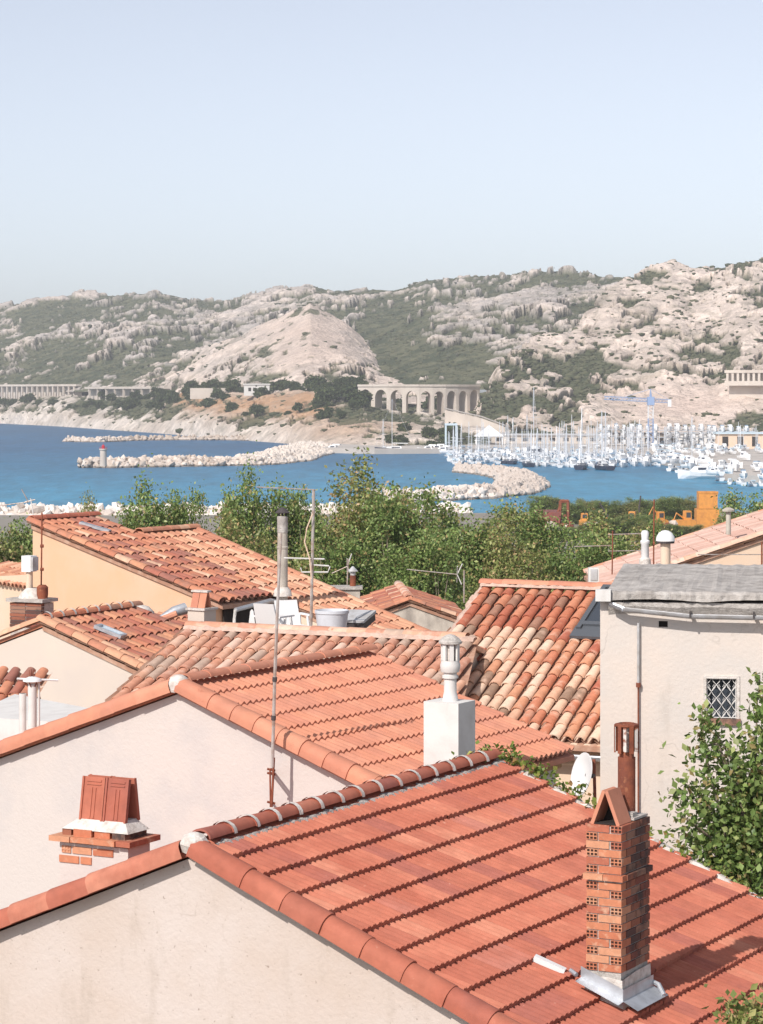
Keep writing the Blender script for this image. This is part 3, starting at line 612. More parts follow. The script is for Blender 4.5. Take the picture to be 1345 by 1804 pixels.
# brick chimney on the red roof --------------------------------------------------
c0 = on_roof(OA, rA, gA, sA, 1096, 1788)                    # near right-hand foot
chA = sub(hA, 'chimney', label='tall two-flue hollow brick chimney with tile hood and rusty pipe')
CW, CD, CH = .335, .62, .071
nb = 23; zt = CAMZ-(1455-HY)/F*c0.y
HOLEF = []
def brick(hollow, sx, sy, sz):                               # brick lying along x; hollow shows six cells on the y- face
    mb = MB(); HOLEF.clear()
    if not hollow: return mb.box(0, sx, 0, sy, 0, sz)
    nx, nz = 3, 2; hw, hh = sx*.155, sz*.25; xs = [0]; zs = [0]
    for k in range(nx): c = sx*(k+.5)/nx; xs += [c-hw/1.3, c+hw/1.3]
    for k in range(nz): c = sz*(k+.5)/nz; zs += [c-hh/1.5, c+hh/1.5]
    xs.append(sx); zs.append(sz); dp = .006
    for i in range(len(xs)-1):
        for k in range(len(zs)-1):
            x0, x1, z0, z1 = xs[i], xs[i+1], zs[k], zs[k+1]
            if i % 2 and k % 2:
                HOLEF.append((len(mb.f), len(mb.f)+5)); mb.add([(x0,0,z0),(x1,0,z0),(x1,0,z1),(x0,0,z1),(x0,dp,z0),(x1,dp,z0),(x1,dp,z1),(x0,dp,z1)], [(0,4,5,1),(1,5,6,2),(2,6,7,3),(3,7,4,0),(4,7,6,5)])
            else: mb.add([(x0,0,z0),(x1,0,z0),(x1,0,z1),(x0,0,z1)], [(0,1,2,3)])
    return mb.add([(0,0,0),(sx,0,0),(sx,sy,0),(0,sy,0),(0,0,sz),(sx,0,sz),(sx,sy,sz),(0,sy,sz)], [(3,2,1,0),(4,5,6,7),(1,2,6,5),(2,3,7,6),(3,0,4,7)])
bz = .061; J = .010
mbS = brick(False, .215, .105, bz).mesh('brick', M['brick']); mbH = brick(True, .105, .20, bz).mesh('brick', M['brick']); mbH.materials.append(M['bhole_shade'])
for a_, b_ in HOLEF:
    for q in range(a_, b_): mbH.polygons[q].material_index = 1
mbx = 0
mbR = brick(False, .105, .20, bz).mesh('brick', M['brickold_shade']); mbRs = brick(False, .105, .095, bz).mesh('brick', M['brickold_shade'])
mbB = brick(False, .215, .105, bz).mesh('brick', M['brickold_shade'])
MC = frame(c0, gA, rA, UP)                                   # local x across the front (right = 0), y back, z up
MC = MC @ T(-CW, 0, 0)
H = zt-c0.z
part('mortar_core', MB().box(.012, CW-.012, .012, CD-.012, -.3, H-.02), M['mortar'], chA, MC)
for k in range(nb):
    z = H-(k+1)*CH
    if z < .30: break
    tap = .0012*k
    odd = k % 2; Mk = MC @ T(0, 0, z)
    if k == 6:                                              # projecting band
        for x0 in (-.02, .17): mk('brick', MB().box(0, .185, 0, .12, .01, bz).mesh('brick', M['brick']), chA, Mk @ T(x0, -.03, 0))
        for y0 in (.09, .30, .51): mk('brick', MB().box(0, .12, 0, .20 if y0 < .5 else .15, .01, bz).mesh('brick', M['brickold_shade']), chA, Mk @ T(CW-.09, y0-.03, 0))
        continue
    j = lambda: rg.uniform(-.003, .003)
    low = k > 18
    if odd:
        mk('brick', mbS if low else mbH, chA, Mk @ T(j(), j(), 0)) if not low else mk('brick', mbS, chA, Mk @ T(j(), j(), 0) @ Matrix.Diagonal((.48,1,1,1)))
        mk('brick', mbS, chA, Mk @ T(.115, j(), 0)); ys = (.11, .325)
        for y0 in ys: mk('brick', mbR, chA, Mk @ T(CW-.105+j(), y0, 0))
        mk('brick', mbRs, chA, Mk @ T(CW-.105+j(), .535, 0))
    else:
        mk('brick', mbS, chA, Mk @ T(j(), j(), 0)); mk('brick', mbH if not low else mbRs, chA, Mk @ T(CW-.105, j(), 0))
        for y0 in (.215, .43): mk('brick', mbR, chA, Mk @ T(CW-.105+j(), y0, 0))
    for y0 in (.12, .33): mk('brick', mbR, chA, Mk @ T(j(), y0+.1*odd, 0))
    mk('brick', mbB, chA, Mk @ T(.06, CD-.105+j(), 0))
# the weathered render at the foot, the zinc flashing
def foot_box(d0, d1, z0, z1, mat, name, n=10):
    mb = MB(); rg_ = random.Random(3); rows = []
    ring = [(-d0,-d0),(CW*.5,-d0),(CW+d0,-d0),(CW+d0,CD*.5),(CW+d0,CD+d0),(CW*.5,CD+d0),(-d0,CD+d0),(-d0,CD*.5),(-d0,-d0)]
    ring1 = [(x*(1+0), y) for x, y in ring]
    up = [z1+rg_.uniform(-.05,.07) for _ in ring]; up[-1] = up[0]
    mb.grid([[(x+(d1-d0)*(1 if x > CW*.6 else -1 if x < CW*.4 else 0), y+(d1-d0)*(1 if y > CD*.6 else -1 if y < CD*.4 else 0), z0) for x, y in ring], [(x, y, u) for (x, y), u in zip(ring, up)]])
    return part(name, mb, mat, chA, MC)
foot_box(.008, .022, -.2, .30, M['mortarw'], 'render')
fl = MB()
slope = lambda x: sA*(CW-x)+.075                                  # roof height at chimney-local x
for (x0, y0, x1, y1, nx, ny) in ((-.04,-.028,CW+.03,-.028,0,-1), (CW+.028,-.04,CW+.028,CD+.03,1,0)):
    q0 = [(x0, y0, slope(x0)+.02), (x1, y1, slope(x1)+.02), (x1, y1, slope(x1)+.16), (x0, y0, slope(x0)+.16)]
    ox, oy = nx*.14, ny*.12
    q1 = [(x0+ox, y0+oy, slope(x0+ox)+.05), (x1+ox, y1+oy, slope(x1+ox)+.05), (x1, y1, slope(x1)+.06), (x0, y0, slope(x0)+.06)]
    fl.add(q0, [(0,1,2,3)]); fl.add(q1, [(0,1,2,3)])
part('flashing', fl, M['zinc'], chA, MC)
fl = MB().tube([(CW-.02,CD+.05,slope(CW)+.09),(CW+.08,CD+.02,slope(CW+.08)+.10),(CW+.16,CD-.05,slope(CW+.16)+.06)], .022, 6).tube([(-.08,-.03,slope(-.08)+.06),(-.16,.02,slope(-.16)+.05)], .02, 6)
part('flashing', fl, M['zinc'], chA, MC)
# hood of two leaning tiles, cap mortar, rusty pipe with slatted cowl
hd = MB()
for sgn in (-1, 1):
    Mh = T(CW/2, 0, H) @ Matrix.Rotation(sgn*-R(66), 4, 'Y')
    e0 = T(CW/2+sgn*.125, .02, H-.01) @ Matrix.Rotation(-sgn*R(21), 4, 'Y')
    hd = MB().box(-.016, .016, 0, .26, 0, .315); part('hood_tile', hd, M['tileB'], chA, MC @ e0)
part('hood_back', MB().add([(CW/2-.12,.24,H),(CW/2+.12,.24,H),(CW/2+.012,.24,H+.28),(CW/2-.012,.24,H+.28)], [(0,1,2,3)]).box(.07,CW-.07,.02,.24,H-.005,H+.004), M['hole'], chA, MC)  # dark inside of the hood is painted as a near-black plate
part('cap_mortar', MB().box(.01, CW-.01, .30, CD-.01, 0, .02).box(.20,.30,.33,.42,.02,.06), M['mortar'], chA, MC @ T(0,0,H))
PX, PY = CW*.56, .455
zp = CAMZ-(1333-HY)/F*(c0.y+.5)-c0.z
part('flue_pipe', MB().lathe([(.078,H-.1),(.078,zp),(.066,zp+.002),(.066,zp+.05)], 20), M['rust'], chA, MC @ T(PX,PY,0), True)
cowl = sub(chA, 'pipe_cowl'); MX = MC @ T(PX,PY,zp+.04)
part('cowl_core', MB().lathe([(.052,0),(.052,.24),(.0,.24)], 16), M['rustwhite'], cowl, MX, True)
mb = MB()
for k in range(6):
    a = k*math.pi/3+.3; c_, s_ = math.cos(a), math.sin(a)
    part('cowl_blade', MB().box(.055,.105,-.004,.004,.01,.235), M['rust'], cowl, MX @ RZ(a))
    part('cowl_post', MB().box(.098,.110,-.018,.018,.0,.245), M['rust'], cowl, MX @ RZ(a))
    part('cowl_blade', MB().box(.10,.104,.02,.05,.02,.23), M['rustwhite'], cowl, MX @ RZ(a+.15))
part('cowl_ring', MB().lathe([(.108,.235),(.108,.252),(.07,.262),(.07,.235)], 12), M['rust'], cowl, MX)

# left chimney on the hidden slope of house A -----------------------------------
chL = sub(hA, 'chimney', label='low rendered chimney with slab and leaning interlocking tile hood')
pR = OA+rA*.5+dL*1.02; ML = frame(pR-gA*.76, gA, rA, UP)     # local x 0..0.76 left to right
zs = CAMZ-(1492-HY)/F*pR.y-pR.z
part('stack', MB().box(0, .76, 0, .36, -.6, zs-.02), M['plasB'], chL, ML)
for k, (x0, x1, z0) in enumerate(((.03,.13,-.10),(.15,.36,-.10),(.38,.60,-.10),(.0,.22,-.19),(.24,.36,-.19))):
    me = (brick(k == 0, x1-x0, .05, .065)).mesh('brick', M['brick']); mk('brick', me, chL, ML @ T(x0, -.012, zs+z0-.01))
slab = sub(chL, 'slab')
for x0, x1, hol in ((-.07,.16,0),(.165,.42,0),(.425,.66,0),(.665,.82,1)):
    mk('brick', MB().box(x0, x1, -.07, .44, 0, .05).mesh('brick', M['brick']), slab, ML @ T(0, rg.uniform(-.01,.01), zs))
for x0, x1 in ((.02,.12),(.16,.36),(.38,.55),(.58,.72)):
    mk('brick', MB().box(x0, x1, .0, .36, .05, .115).mesh('brick', M['brickold_shade'] if x0 < .1 or x0 > .5 else M['brick']), slab, ML @ T(0, rg.uniform(-.012,.012), zs))
part('mortar_cap', MB().add([(.02,.0,0),(.76,.0,0),(.76,.36,0),(.02,.36,0),(.16,.10,.10),(.66,.10,.10),(.66,.28,.10),(.16,.28,.10)], [(4,5,6,7),(0,1,5,4),(1,2,6,5),(2,3,7,6),(3,0,4,7)]), M['mortarw'], chL, ML @ T(0,0,zs+.11))
for side, y0, ang in ((0, .10, -.16), (1, .30, .16)):
    for k in range(2):
        mb = MB().box(0, .255, -.012, .012, 0, .40)
        mb.box(0, .02, -.026, -.012, 0, .40).box(.235, .255, -.026, -.012, 0, .40).box(.05,.21,-.02,-.012,.355,.372).box(.05,.21,-.02,-.012,.325,.335)
        mb.box(.10,.118,-.02,-.012,.02,.30).box(.14,.158,-.02,-.012,.02,.30)
        part('hood_tile', mb, M['tileA'], chL, ML @ T(.16+k*.262, y0, zs+.19) @ Matrix.Rotation(ang, 4, 'X') @ (RZ(0) if side == 0 else Matrix.Diagonal((1,-1,1,1))))

# ---------------------------------------------------------------- house B: salmon double-roman roof
thB = R(31); sB = .357; OB = P(315,1207,30.5); rB, gB = dirs(thB); LB = 4.35
hB = thing('house', Vector((OB.x, OB.y, 13)), 'white gabled house with bright salmon wavy tile roof behind the nearest house', 'house')
gable_body(OB, rB, gB, sB, LB, 4.6, 2.75, 13, .03, .10, M['plasB'], hB)
roofB = deck(OB, rB, gB, sB, LB, 3.0, .06, hB, M['tileB'], 'roof', -.06)
prB = lambda f: .020*math.cos(2*math.pi*2*f)
tmB = [wave_mesh(.256, .40, 16, prB, .034, M['tileB'])]
lay(roofB, OB, rB, gB, sB, 17, 9, .256, .333, tmB, .085, rg, .003, lift=.03)
dRB = gB-UP*sB; dLB = -gB-UP*sB
vmB = verge_mesh(.50, .13, .11, M['tileB'], 8, .07)
run(roofB, 'verge_tile', OB+dRB*3.98, OB+dRB*.18, 12, vmB, UP, .01, rg=rg, jit=.002)
run(roofB, 'verge_tile', OB+dLB*4.6, OB+dLB*.20, 13, vmB, UP, .01, rg=rg, jit=.002)
rmB = canal_mesh(.46, .105, .095, .075, M['tileB'], 8, .014)
run(roofB, 'ridge_tile', OB+rB*.1+UP*.05, OB+rB*LB+UP*.05, 10, rmB, UP, 0, rg=rg, jit=.002)
mk('apex_mortar', MB().lathe([(.10,-.10),(.125,0),(.10,.07),(.05,.10),(0,.105)], 12).mesh('apex_mortar', M['mortarw'], True), hB, T(*(OB+rB*.0+UP*.02)))
deck(OB, rB, -gB, sB, LB, 4.6, .06, hB, M['tileB'], 'back_slope', -.02)
fp = MB().box(0, .02, 0, LB-.2, -.14, 0); part('fascia', fp, M['wood'], hB, frame(OB+dRB*2.9-UP*.09, gB, rB, UP))
# white chimney on house B
cb = on_roof(OB, rB, gB, sB, 808, 1392); chB = sub(hB, 'chimney', label='smooth white rendered chimney with white vase-shaped pot'); MBc = frame(cb, gB, rB, UP) @ T(-.46, 0, 0)
zh = CAMZ-(1240-HY)/F*cb.y-cb.z
part('stack', MB().box(0, .46, 0, .40, -.5, zh), M['white'], chB, MBc)
pk = MB().lathe([(.095,0),(.085,.06),(.075,.10),(.073,.26),(.095,.265),(.095,.295),(.078,.30),(.078,.33),(.105,.335),(.115,.37),(.118,.42),(.108,.45),(.108,.47)], 20)
part('chimney_pot', pk, M['white'], chB, MBc @ T(.24,.2,zh), True)
lan = MB()
for k in range(7):
    a = k*2*math.pi/7; lan.box(.082,.108,-.024,.024,.47,.66, RZ(a))
part('pot_lantern', lan, M['white'], chB, MBc @ T(.24,.2,zh))
part('pot_core', MB().lathe([(.07,.47),(.07,.66)], 14), M['mortarw'], chB, MBc @ T(.24,.2,zh), True)
part('pot_cap', MB().lathe([(.108,.655),(.135,.665),(.135,.69),(.10,.73),(.05,.765),(0,.775)], 18), M['mortar'], chB, MBc @ T(.24,.2,zh), True)

# ---------------------------------------------------------------- canal tile roofs
def canal_roof(parent, O, ex, dn, s, cols, rows, pc, pe, mat, rg_, jit=.012, cond=None, tilt=.05, rw=None, nmax=300):
    rb = pc*.43 if rw is None else rw; rest = 0
    ms = [canal_mesh(pe*1.28, rb*k, rb*.84*k, rb*.80*k, mat) for k in (1, .95, 1.05)]
    lay(parent, O, ex, dn, s, cols, rows, pc, pe, ms, tilt, rg_, jit, cond=cond, lift=.03, nmax=nmax)
    d3 = (dn-UP*s).normalized(); pan = MB(); base = pan_mesh(pe*1.15, pc*.45, None)
    for j in range(rows):
        for i in range(cols+1):
            if cond and not cond(min(i, cols-1), j): continue
            p = O+ex*(i*pc)+dn*((j+1)*pe-.02)+UP*(-s*(j+1)*pe+.025)
            pan.grid(base, frame(p, ex, -d3, ex.cross(-d3)) @ Matrix.Rotation(-tilt, 4, 'X'))
    part('pan_tiles', pan, M['pan'], parent, None, kind='stuff')
# house C: faded pink
phC = R(24.5); sC = .37; exC, dnC = Vector((math.cos(phC), -math.sin(phC), 0)), Vector((-math.sin(phC), -math.cos(phC), 0))
OC = P(331,1108,43.6); LC = 5.25
hC = thing('house', Vector((OC.x, OC.y, 12)), 'long low roof of faded pink canal tiles in the middle', 'house')
roofC = deck(OC, exC, dnC, sC, LC, 4.6, .08, hC, M['pan'], 'roof', -.05)
canal_roof(roofC, OC+UP*0, exC, dnC, sC, 29, 10, .21, .37, M['tileC'], rg, cond=lambda i, j: i < 25 or j >= 2*(i-24))
part('valley_deck', MB().add([OC+exC*LC-UP*.06, OC+exC*LC+dnC*4.4-UP*(.06+sC*4.4), OC+exC*(LC+.85)+dnC*4.4-UP*(.06+sC*4.4), OC+exC*(LC+.75)+dnC*2.6-UP*(.06+sC*2.6)], [(0,1,2,3)]), M['pan'], roofC)
nC = -dnC; zb = 11
def shed_body(O, ex, dn, s, L_, W_, zb_, mat, parent, back=3.0, bs=.35):
    a = O+ex*.08-UP*.14; b = O+ex*(L_-.08)-UP*.14; q_ = []
    for p in (a, b): q_ += [p, p+dn*(W_-.3)-UP*(s*(W_-.3)), Vector(((p+dn*(W_-.3)).x, (p+dn*(W_-.3)).y, zb_)), Vector(((p-dn*back).x, (p-dn*back).y, zb_)), p-dn*back-UP*(bs*back)]
    return part('wall', MB().add(q_, [(0,1,2,3,4),(9,8,7,6,5),(1,6,7,2),(3,8,9,4),(0,5,6,1),(4,9,5,0)]), mat, parent)
shed_body(OC, exC, dnC, sC, LC, 4.6, zb, M['plasG'], hC)
deck(OC, exC, -dnC, .30, LC, 2.2, .08, hC, M['tileC'], 'back_slope', -.06)
rmC = canal_mesh(.42, .13, .12, .09, M['tileC'], 7)
run(roofC, 'ridge_tile', OC+UP*.05, OC+exC*(LC-.25)+UP*.05, 15, rmC, UP, 0, rg=rg)
rough_strip('ridge_mortar', OC+dnC*.10+UP*.03, OC+dnC*.10+exC*LC+UP*.03, .10, .05, M['mortarp'], roofC, 60, 12, nC*-1, .3)
# house D: colourful canal tiles with the skylight
phD = R(25); sD = .47; exD, dnD = Vector((math.cos(phD), -math.sin(phD), 0)), Vector((-math.sin(phD), -math.cos(phD), 0))
OD = P(853,1034,44.0); LD = 2.9; nrD, peD, pcD = 13, .318, .212
hD = thing('house', Vector((OD.x, OD.y, 11)), 'house with steep roof of mixed pink, red and brown canal tiles', 'house')
roofD = deck(OD, exD, dnD, sD, LD+1.1, nrD*peD, .08, hD, M['pan'], 'roof', -.05)
shed_body(OD, exD, dnD, sD, LD+1.1, nrD*peD, 10.5, M['plasI'], hD)
sky0 = lambda i, j: not (i >= 10 and 0 <= j <= 3) and i < 14+j*.45
canal_roof(roofD, OD, exD, dnD, sD, 19, nrD, pcD, peD, M['tileD'], rg, .012, lambda i, j: sky0(i, j) and not (j < 4), .06)
msr = [canal_mesh(peD*1.28, pcD*.43*k, pcD*.36*k, pcD*.34*k, M['tileDr']) for k in (1, .95, 1.05)]
lay(roofD, OD, exD, dnD, sD, 14, 4, pcD, peD, msr, .06, rg, .014, cond=sky0, lift=.03)
vt = canal_mesh(peD*1.3, pcD*.46, pcD*.40, pcD*.42, M['tileDr'])
rmD = canal_mesh(.45, .12, .11, .075, M['tileB'], 7)
run(roofD, 'ridge_tile', OD-exD*.05+UP*.07, OD+exD*LD+UP*.07, 7, rmD, UP, 0, rg=rg)
rough_strip('ridge_mortar', OD+dnD*.13+UP*.03, OD+dnD*.13+exD*LD+UP*.03, .07, .045, M['mortarp'], roofD, 50, 13, -dnD, .4)
dD = dnD-UP*sD
rough_strip('verge_mortar', OD+exD*.02+UP*.03, OD+exD*.02+dD*(nrD*peD), .08, .05, M['mortarp'], roofD, 60, 14, exD, .5)
# stacked eave tiles and gutter
eaveD = OD+dD*(nrD*peD); me_e = canal_mesh(.3, .085, .08, .06, M['tileD'])
for i in range(18):
    p = eaveD+exD*((i+1)*pcD)-UP*.085-dnD*.03; mk('eave_tile', me_e, roofD, along(p, p-dD) @ RZ(rg.uniform(-.1,.1)))
    p = eaveD+exD*((i+.5)*pcD)-UP*.15-dnD*.09; mk('eave_tile', me_e, roofD, along(p, p-dD))
gut = MB().grid([[p+dnD*(.07*math.cos(a)-.01)-UP*(.20+.07*math.sin(a)) for p in (eaveD, eaveD+exD*(LD+1.0))] for a in [math.pi*k/6 for k in range(7)]])
part('gutter', gut, M['zinc'], hD, None, True)
# skylight
Ms = frame(OD+exD*(10*pcD+.06)+dD*.12+UP*.10, exD, -dD.normalized(), exD.cross(-dD.normalized()))
sk = sub(hD, 'skylight', label='dark grey roof skylight'); LS = 4*peD*1.105; WS = LD-10*pcD+.5
part('frame', MB().box(.02,.10,-LS,0,0,.09).box(WS-.1,WS,-LS,0,0,.09).box(.10,WS-.1,-.08,0,0,.09).box(.10,WS-.1,-LS+.1,-LS+.2,0,.09).box(-.02,WS,-LS-.22,-LS+.1,.0,.05), M['skyl'], sk, Ms)
part('pane', MB().box(.1,WS-.1,-LS+.2,-.08,.03,.055), M['glass'], sk, Ms)
# ---------------------------------------------------------------- house E: flat-roofed house on the right
hE = thing('house', P(1200,1400,37), 'tall pinkish white house with flat grey concrete roof on the right', 'house')
E0 = P(1058,1060,37.6); eE = Vector((math.cos(R(8)), -math.sin(R(8)), 0)); bE = Vector((math.sin(R(8)), math.cos(R(8)), 0)); ME = frame(Vector((E0.x, E0.y, 0)), eE, bE, UP)
zE = lambda y, Y=37.4: CAMZ-(y-HY)/F*Y
wz = zE(1062)
def cut_wall(x1, z0, z1, holes, th_, mat, parent, Mx, name='wall'):     # front wall with rectangular openings, plus the rest of the body
    mb = MB(); xs = sorted({0, x1, *[h[0] for h in holes], *[h[1] for h in holes]}); zs_ = sorted({z0, z1, *[h[2] for h in holes], *[h[3] for h in holes]})
    for i in range(len(xs)-1):
        for k in range(len(zs_)-1):
            cx, cz = (xs[i]+xs[i+1])/2, (zs_[k]+zs_[k+1])/2
            if any(h[0] < cx < h[1] and h[2] < cz < h[3] for h in holes):
                a, b, c, d = xs[i], xs[i+1], zs_[k], zs_[k+1]
                mb.add([(a,0,c),(b,0,c),(b,0,d),(a,0,d),(a,th_,c),(b,th_,c),(b,th_,d),(a,th_,d)], [(0,1,5,4),(1,2,6,5),(2,3,7,6),(3,0,4,7)])
            else: mb.add([(xs[i],0,zs_[k]),(xs[i+1],0,zs_[k]),(xs[i+1],0,zs_[k+1]),(xs[i],0,zs_[k+1])], [(0,1,2,3)])
    mb.add([(0,0,z0),(0,5,z0),(0,5,z1),(0,0,z1),(x1,0,z0),(x1,5,z0),(x1,5,z1),(x1,0,z1)], [(0,3,2,1),(4,5,6,7),(1,2,6,5),(3,7,6,2)])
    return part(name, mb, mat, parent, Mx)
pxE = lambda x: ((x-CX)/F*37.4-E0.x)/math.cos(R(8))
winE = (pxE(1245), pxE(1297), zE(1270,37.1), zE(1199,37.1)); venE = (pxE(1162), pxE(1178), zE(1106), zE(1095))
cut_wall(8.4, 9.5, wz, [winE, venE], .28, M['plasE'], hE, ME)
part('vent', MB().box(venE[0],venE[1],.1,.2,venE[2],venE[3]), M['hole'], hE, ME)
wn = sub(hE, 'window', label='small barred window with curly white iron grille')
part('pane', MB().box(winE[0],winE[1],.16,.2,winE[2],winE[3]), M['glass'], wn, ME)
fr = MB(); a0, a1, b0, b1 = winE
fr.box(a0-.045,a0,-.02,.03,b0,b1+.04).box(a1,a1+.045,-.02,.03,b0,b1+.04).box(a0,a1,-.02,.03,b1,b1+.04); part('frame', fr, M['mortarw'], wn, ME)
part('sill', MB().box(a0-.06,a1+.06,-.05,.06,b0-.09,b0), M['brickold_shade'], wn, ME)
gr = MB(); W_, H_ = a1-a0, b1-b0
gr.tube([(a0+.01,.03,b0),(a0+.01,.03,b1)],.007,5).tube([(a1-.01,.03,b0),(a1-.01,.03,b1)],.007,5).tube([(a0,.03,b0+.01),(a1,.03,b0+.01)],.007,5).tube([(a0,.03,b1-.01),(a1,.03,b1-.01)],.007,5)
for q_ in range(3):
    for r_ in range(3):
        cx, cz = a0+W_*(q_+.5)/3, b0+H_*(r_+.5)/3; w2, h2 = W_/6, H_/6
        gr.tube([(cx-w2,.03,cz),(cx-w2*.4,.03,cz+h2*.5),(cx,.03,cz+h2),(cx+w2*.4,.03,cz+h2*.5),(cx+w2,.03,cz),(cx+w2*.4,.03,cz-h2*.5),(cx,.03,cz-h2),(cx-w2*.4,.03,cz-h2*.5),(cx-w2,.03,cz)],.006,5)
        gr.tube([(cx-w2*.15,.03,cz-h2*.9),(cx-w2*.8,.03,cz-h2*.3),(cx-w2*.5,.03,cz+.01),(cx-w2*.25,.03,cz-h2*.3)],.005,4).tube([(cx+w2*.15,.03,cz-h2*.9),(cx+w2*.8,.03,cz-h2*.3),(cx+w2*.5,.03,cz+.01),(cx+w2*.25,.03,cz-h2*.3)],.005,4)
part('grille', gr, M['white'], wn, ME)
# slab with ragged edge
sb = MB(); rs = random.Random(5); rows = []; N_ = 120
for q_ in range(4): rows.append([])
for k in range(N_+1):
    x = .10+8.5*k/N_; e = rs.uniform(-.02,.02); sag = .04*abs(math.sin(x*2.1))
    f0 = -.12+e
    for r_, (y, z) in enumerate(((f0+.10, wz+.0+sag), (f0, wz+.015+sag), (f0+rs.uniform(-.01,.01), wz+.125+rs.uniform(-.012,.012)), (f0+.06, wz+.16+rs.uniform(-.01,.01)))): rows[r_].append((x, y, z))
for y in (.5, 1.6, 2.8, 4.3, 5.2): rows.append([(.10+8.5*k/N_+(0 if y < 5 else 0), y, wz+.16+.05*y/5+rs.uniform(-.012,.012)) for k in range(N_+1)])
sb.grid(rows); part('roof_slab', sb, M['concrete'], hE, ME)
part('roof_edge', MB().box(.10,.16,-.1,5.2,wz-.0,wz+.15), M['concrete'], hE, ME)
# undulating cornice of old canal tiles under the slab, zinc gutter, down pipe
cor = MB(); rows = [[], [], []]
for k in range(161):
    x = .12+8.3*k/160; dz = .075*(1-abs(math.sin(math.pi*(x-.1)/1.02+.2))**1.2)
    rows[0].append((x, -.005, wz-.16-dz*.4)); rows[1].append((x, -.07, wz-.055-dz*.25)); rows[2].append((x, -.07, wz+.0))
part('cornice', cor.grid(rows), M['mortar'], hE, ME)
gp = [(-.12,-.12,zE(1052)),(.16,-.15,zE(1058)),(.34,-.20,zE(1066)),(1.3,-.2,zE(1077)),(2.2,-.2,zE(1078)),(8.5,-.2,zE(1082))]
for i in range(1, 5):
    a, b = Vector(gp[i]), Vector(gp[i+1]); a.z -= .03; b.z -= .03; d = (b-a).normalized(); sd = d.cross(UP).normalized()
    part('gutter', MB().grid([[p+sd*(.065*math.cos(t_))-UP*.065*math.sin(t_) for p in (a, b)] for t_ in [math.pi*k/6 for k in range(7)]]), M['zincdull'] if i > 1 else M['zinc'], hE, ME, True)
for x in (1.3, 2.2, 3.2, 4.4, 5.6, 6.8): part('gutter_bracket', MB().box(x-.012,x+.012,-.28,.0,zE(1080)-.045,zE(1076)), M['darksteel'], hE, ME)
part('gutter_head', MB().box(-.06,.16,-.16,.04,zE(1060),zE(1040)), M['white'], hE, ME)
xd = pxE(1127)
part('down_pipe', MB().tube([(xd,-.05,zE(1098)),(xd,-.05,zE(1210))],.020,8), M['zincdull'], hE, ME, True)
part('down_pipe', MB().tube([(xd,-.05,zE(1210)),(xd,-.05,zE(1470))],.013,8).tube([(xd,-.05,zE(1212)),(xd,-.05,zE(1204))],.036,8), M['rust'], hE, ME, True)
# ---------------------------------------------------------------- house F: orange wall, big weathered roof on the left
thF = R(32); sF = .30; OF = P(55,920,52); rF, gF = dirs(thF); dF = gF-UP*sF
hF = thing('house', Vector((OF.x, OF.y, 10)), 'house with bright orange side wall and weathered red canal tile roof', 'house')
roofF = deck(OF, rF, gF, sF, 2.1, 4.7, .08, hF, M['pan'], 'roof', -.05)
canal_roof(roofF, OF, rF, gF, sF, 10, 13, .21, .361, M['tileF'], rg, .014)
vmF = canal_mesh(.44, .12, .10, .085, M['tileF'], 6)
run(roofF, 'verge_tile', OF+dF*4.7+UP*.03, OF+UP*.03, 13, vmF, UP, 0, rg=rg)
run(roofF, 'ridge_tile', OF+UP*.06, OF+rF*2.1+UP*.06, 6, canal_mesh(.4,.11,.10,.08,M['tileA'],6), UP, 0, rg=rg)
wf = MB(); a = OF+rF*.05-UP*.10; q_ = []
for l in (.05, 2.0):
    p = OF+rF*l-UP*.10; e = p+dF*4.5; q_ += [p, e, Vector((e.x, e.y, 10)), Vector((p.x, p.y, 10))]
part('wall', MB().add(q_, [(0,3,2,1),(4,5,6,7),(1,2,6,5),(0,4,7,3),(0,1,5,4)]), M['plasF'], hF)
p0, p1 = on_roof(OF, rF, gF, sF, 140, 928), on_roof(OF, rF, gF, sF, 192, 943)
mk('metal_strip', MB().box(-.12,.12,0,(p1-p0).length,.06,.11).mesh('metal_strip', M['zinc']), roofF, along(p0, p1, UP))
# neighbouring salmon roof on the same slope
O2 = OF+rF*2.12+dF*1.08+UP*.0; s2 = .335; d2 = gF-UP*s2
hF2 = thing('house', Vector((O2.x, O2.y, 10)), 'roof of pale salmon canal tiles sloping down behind the terrace', 'house')
roofF2 = deck(O2, rF, gF, s2, 1.95, 6.3, .08, hF2, M['pan'], 'roof', -.05)
canal_roof(roofF2, O2, rF, gF, s2, 9, 17, .21, .365, M['tileF2'], rg, .014)
run(roofF2, 'ridge_tile', O2+UP*.07, O2+rF*1.95+UP*.07, 6, canal_mesh(.4,.12,.11,.08,M['tileF2'],6), UP, 0, rg=rg)
run(roofF2, 'verge_tile', O2+rF*1.93+d2*6.2+UP*.04, O2+rF*1.93+UP*.04, 16, canal_mesh(.44,.11,.10,.08,M['tileF2'],6), UP, 0, rg=rg)
q_ = []
for l in (.02, 1.9):
    p = O2+rF*l-UP*.14; e = p+d2*6.1; q_ += [p, e, Vector((e.x, e.y, 10)), Vector((p.x, p.y, 10))]
part('wall', MB().add(q_, [(0,3,2,1),(4,5,6,7),(1,2,6,5),(0,4,7,3),(0,1,5,4)]), M['plasI'], hF2)
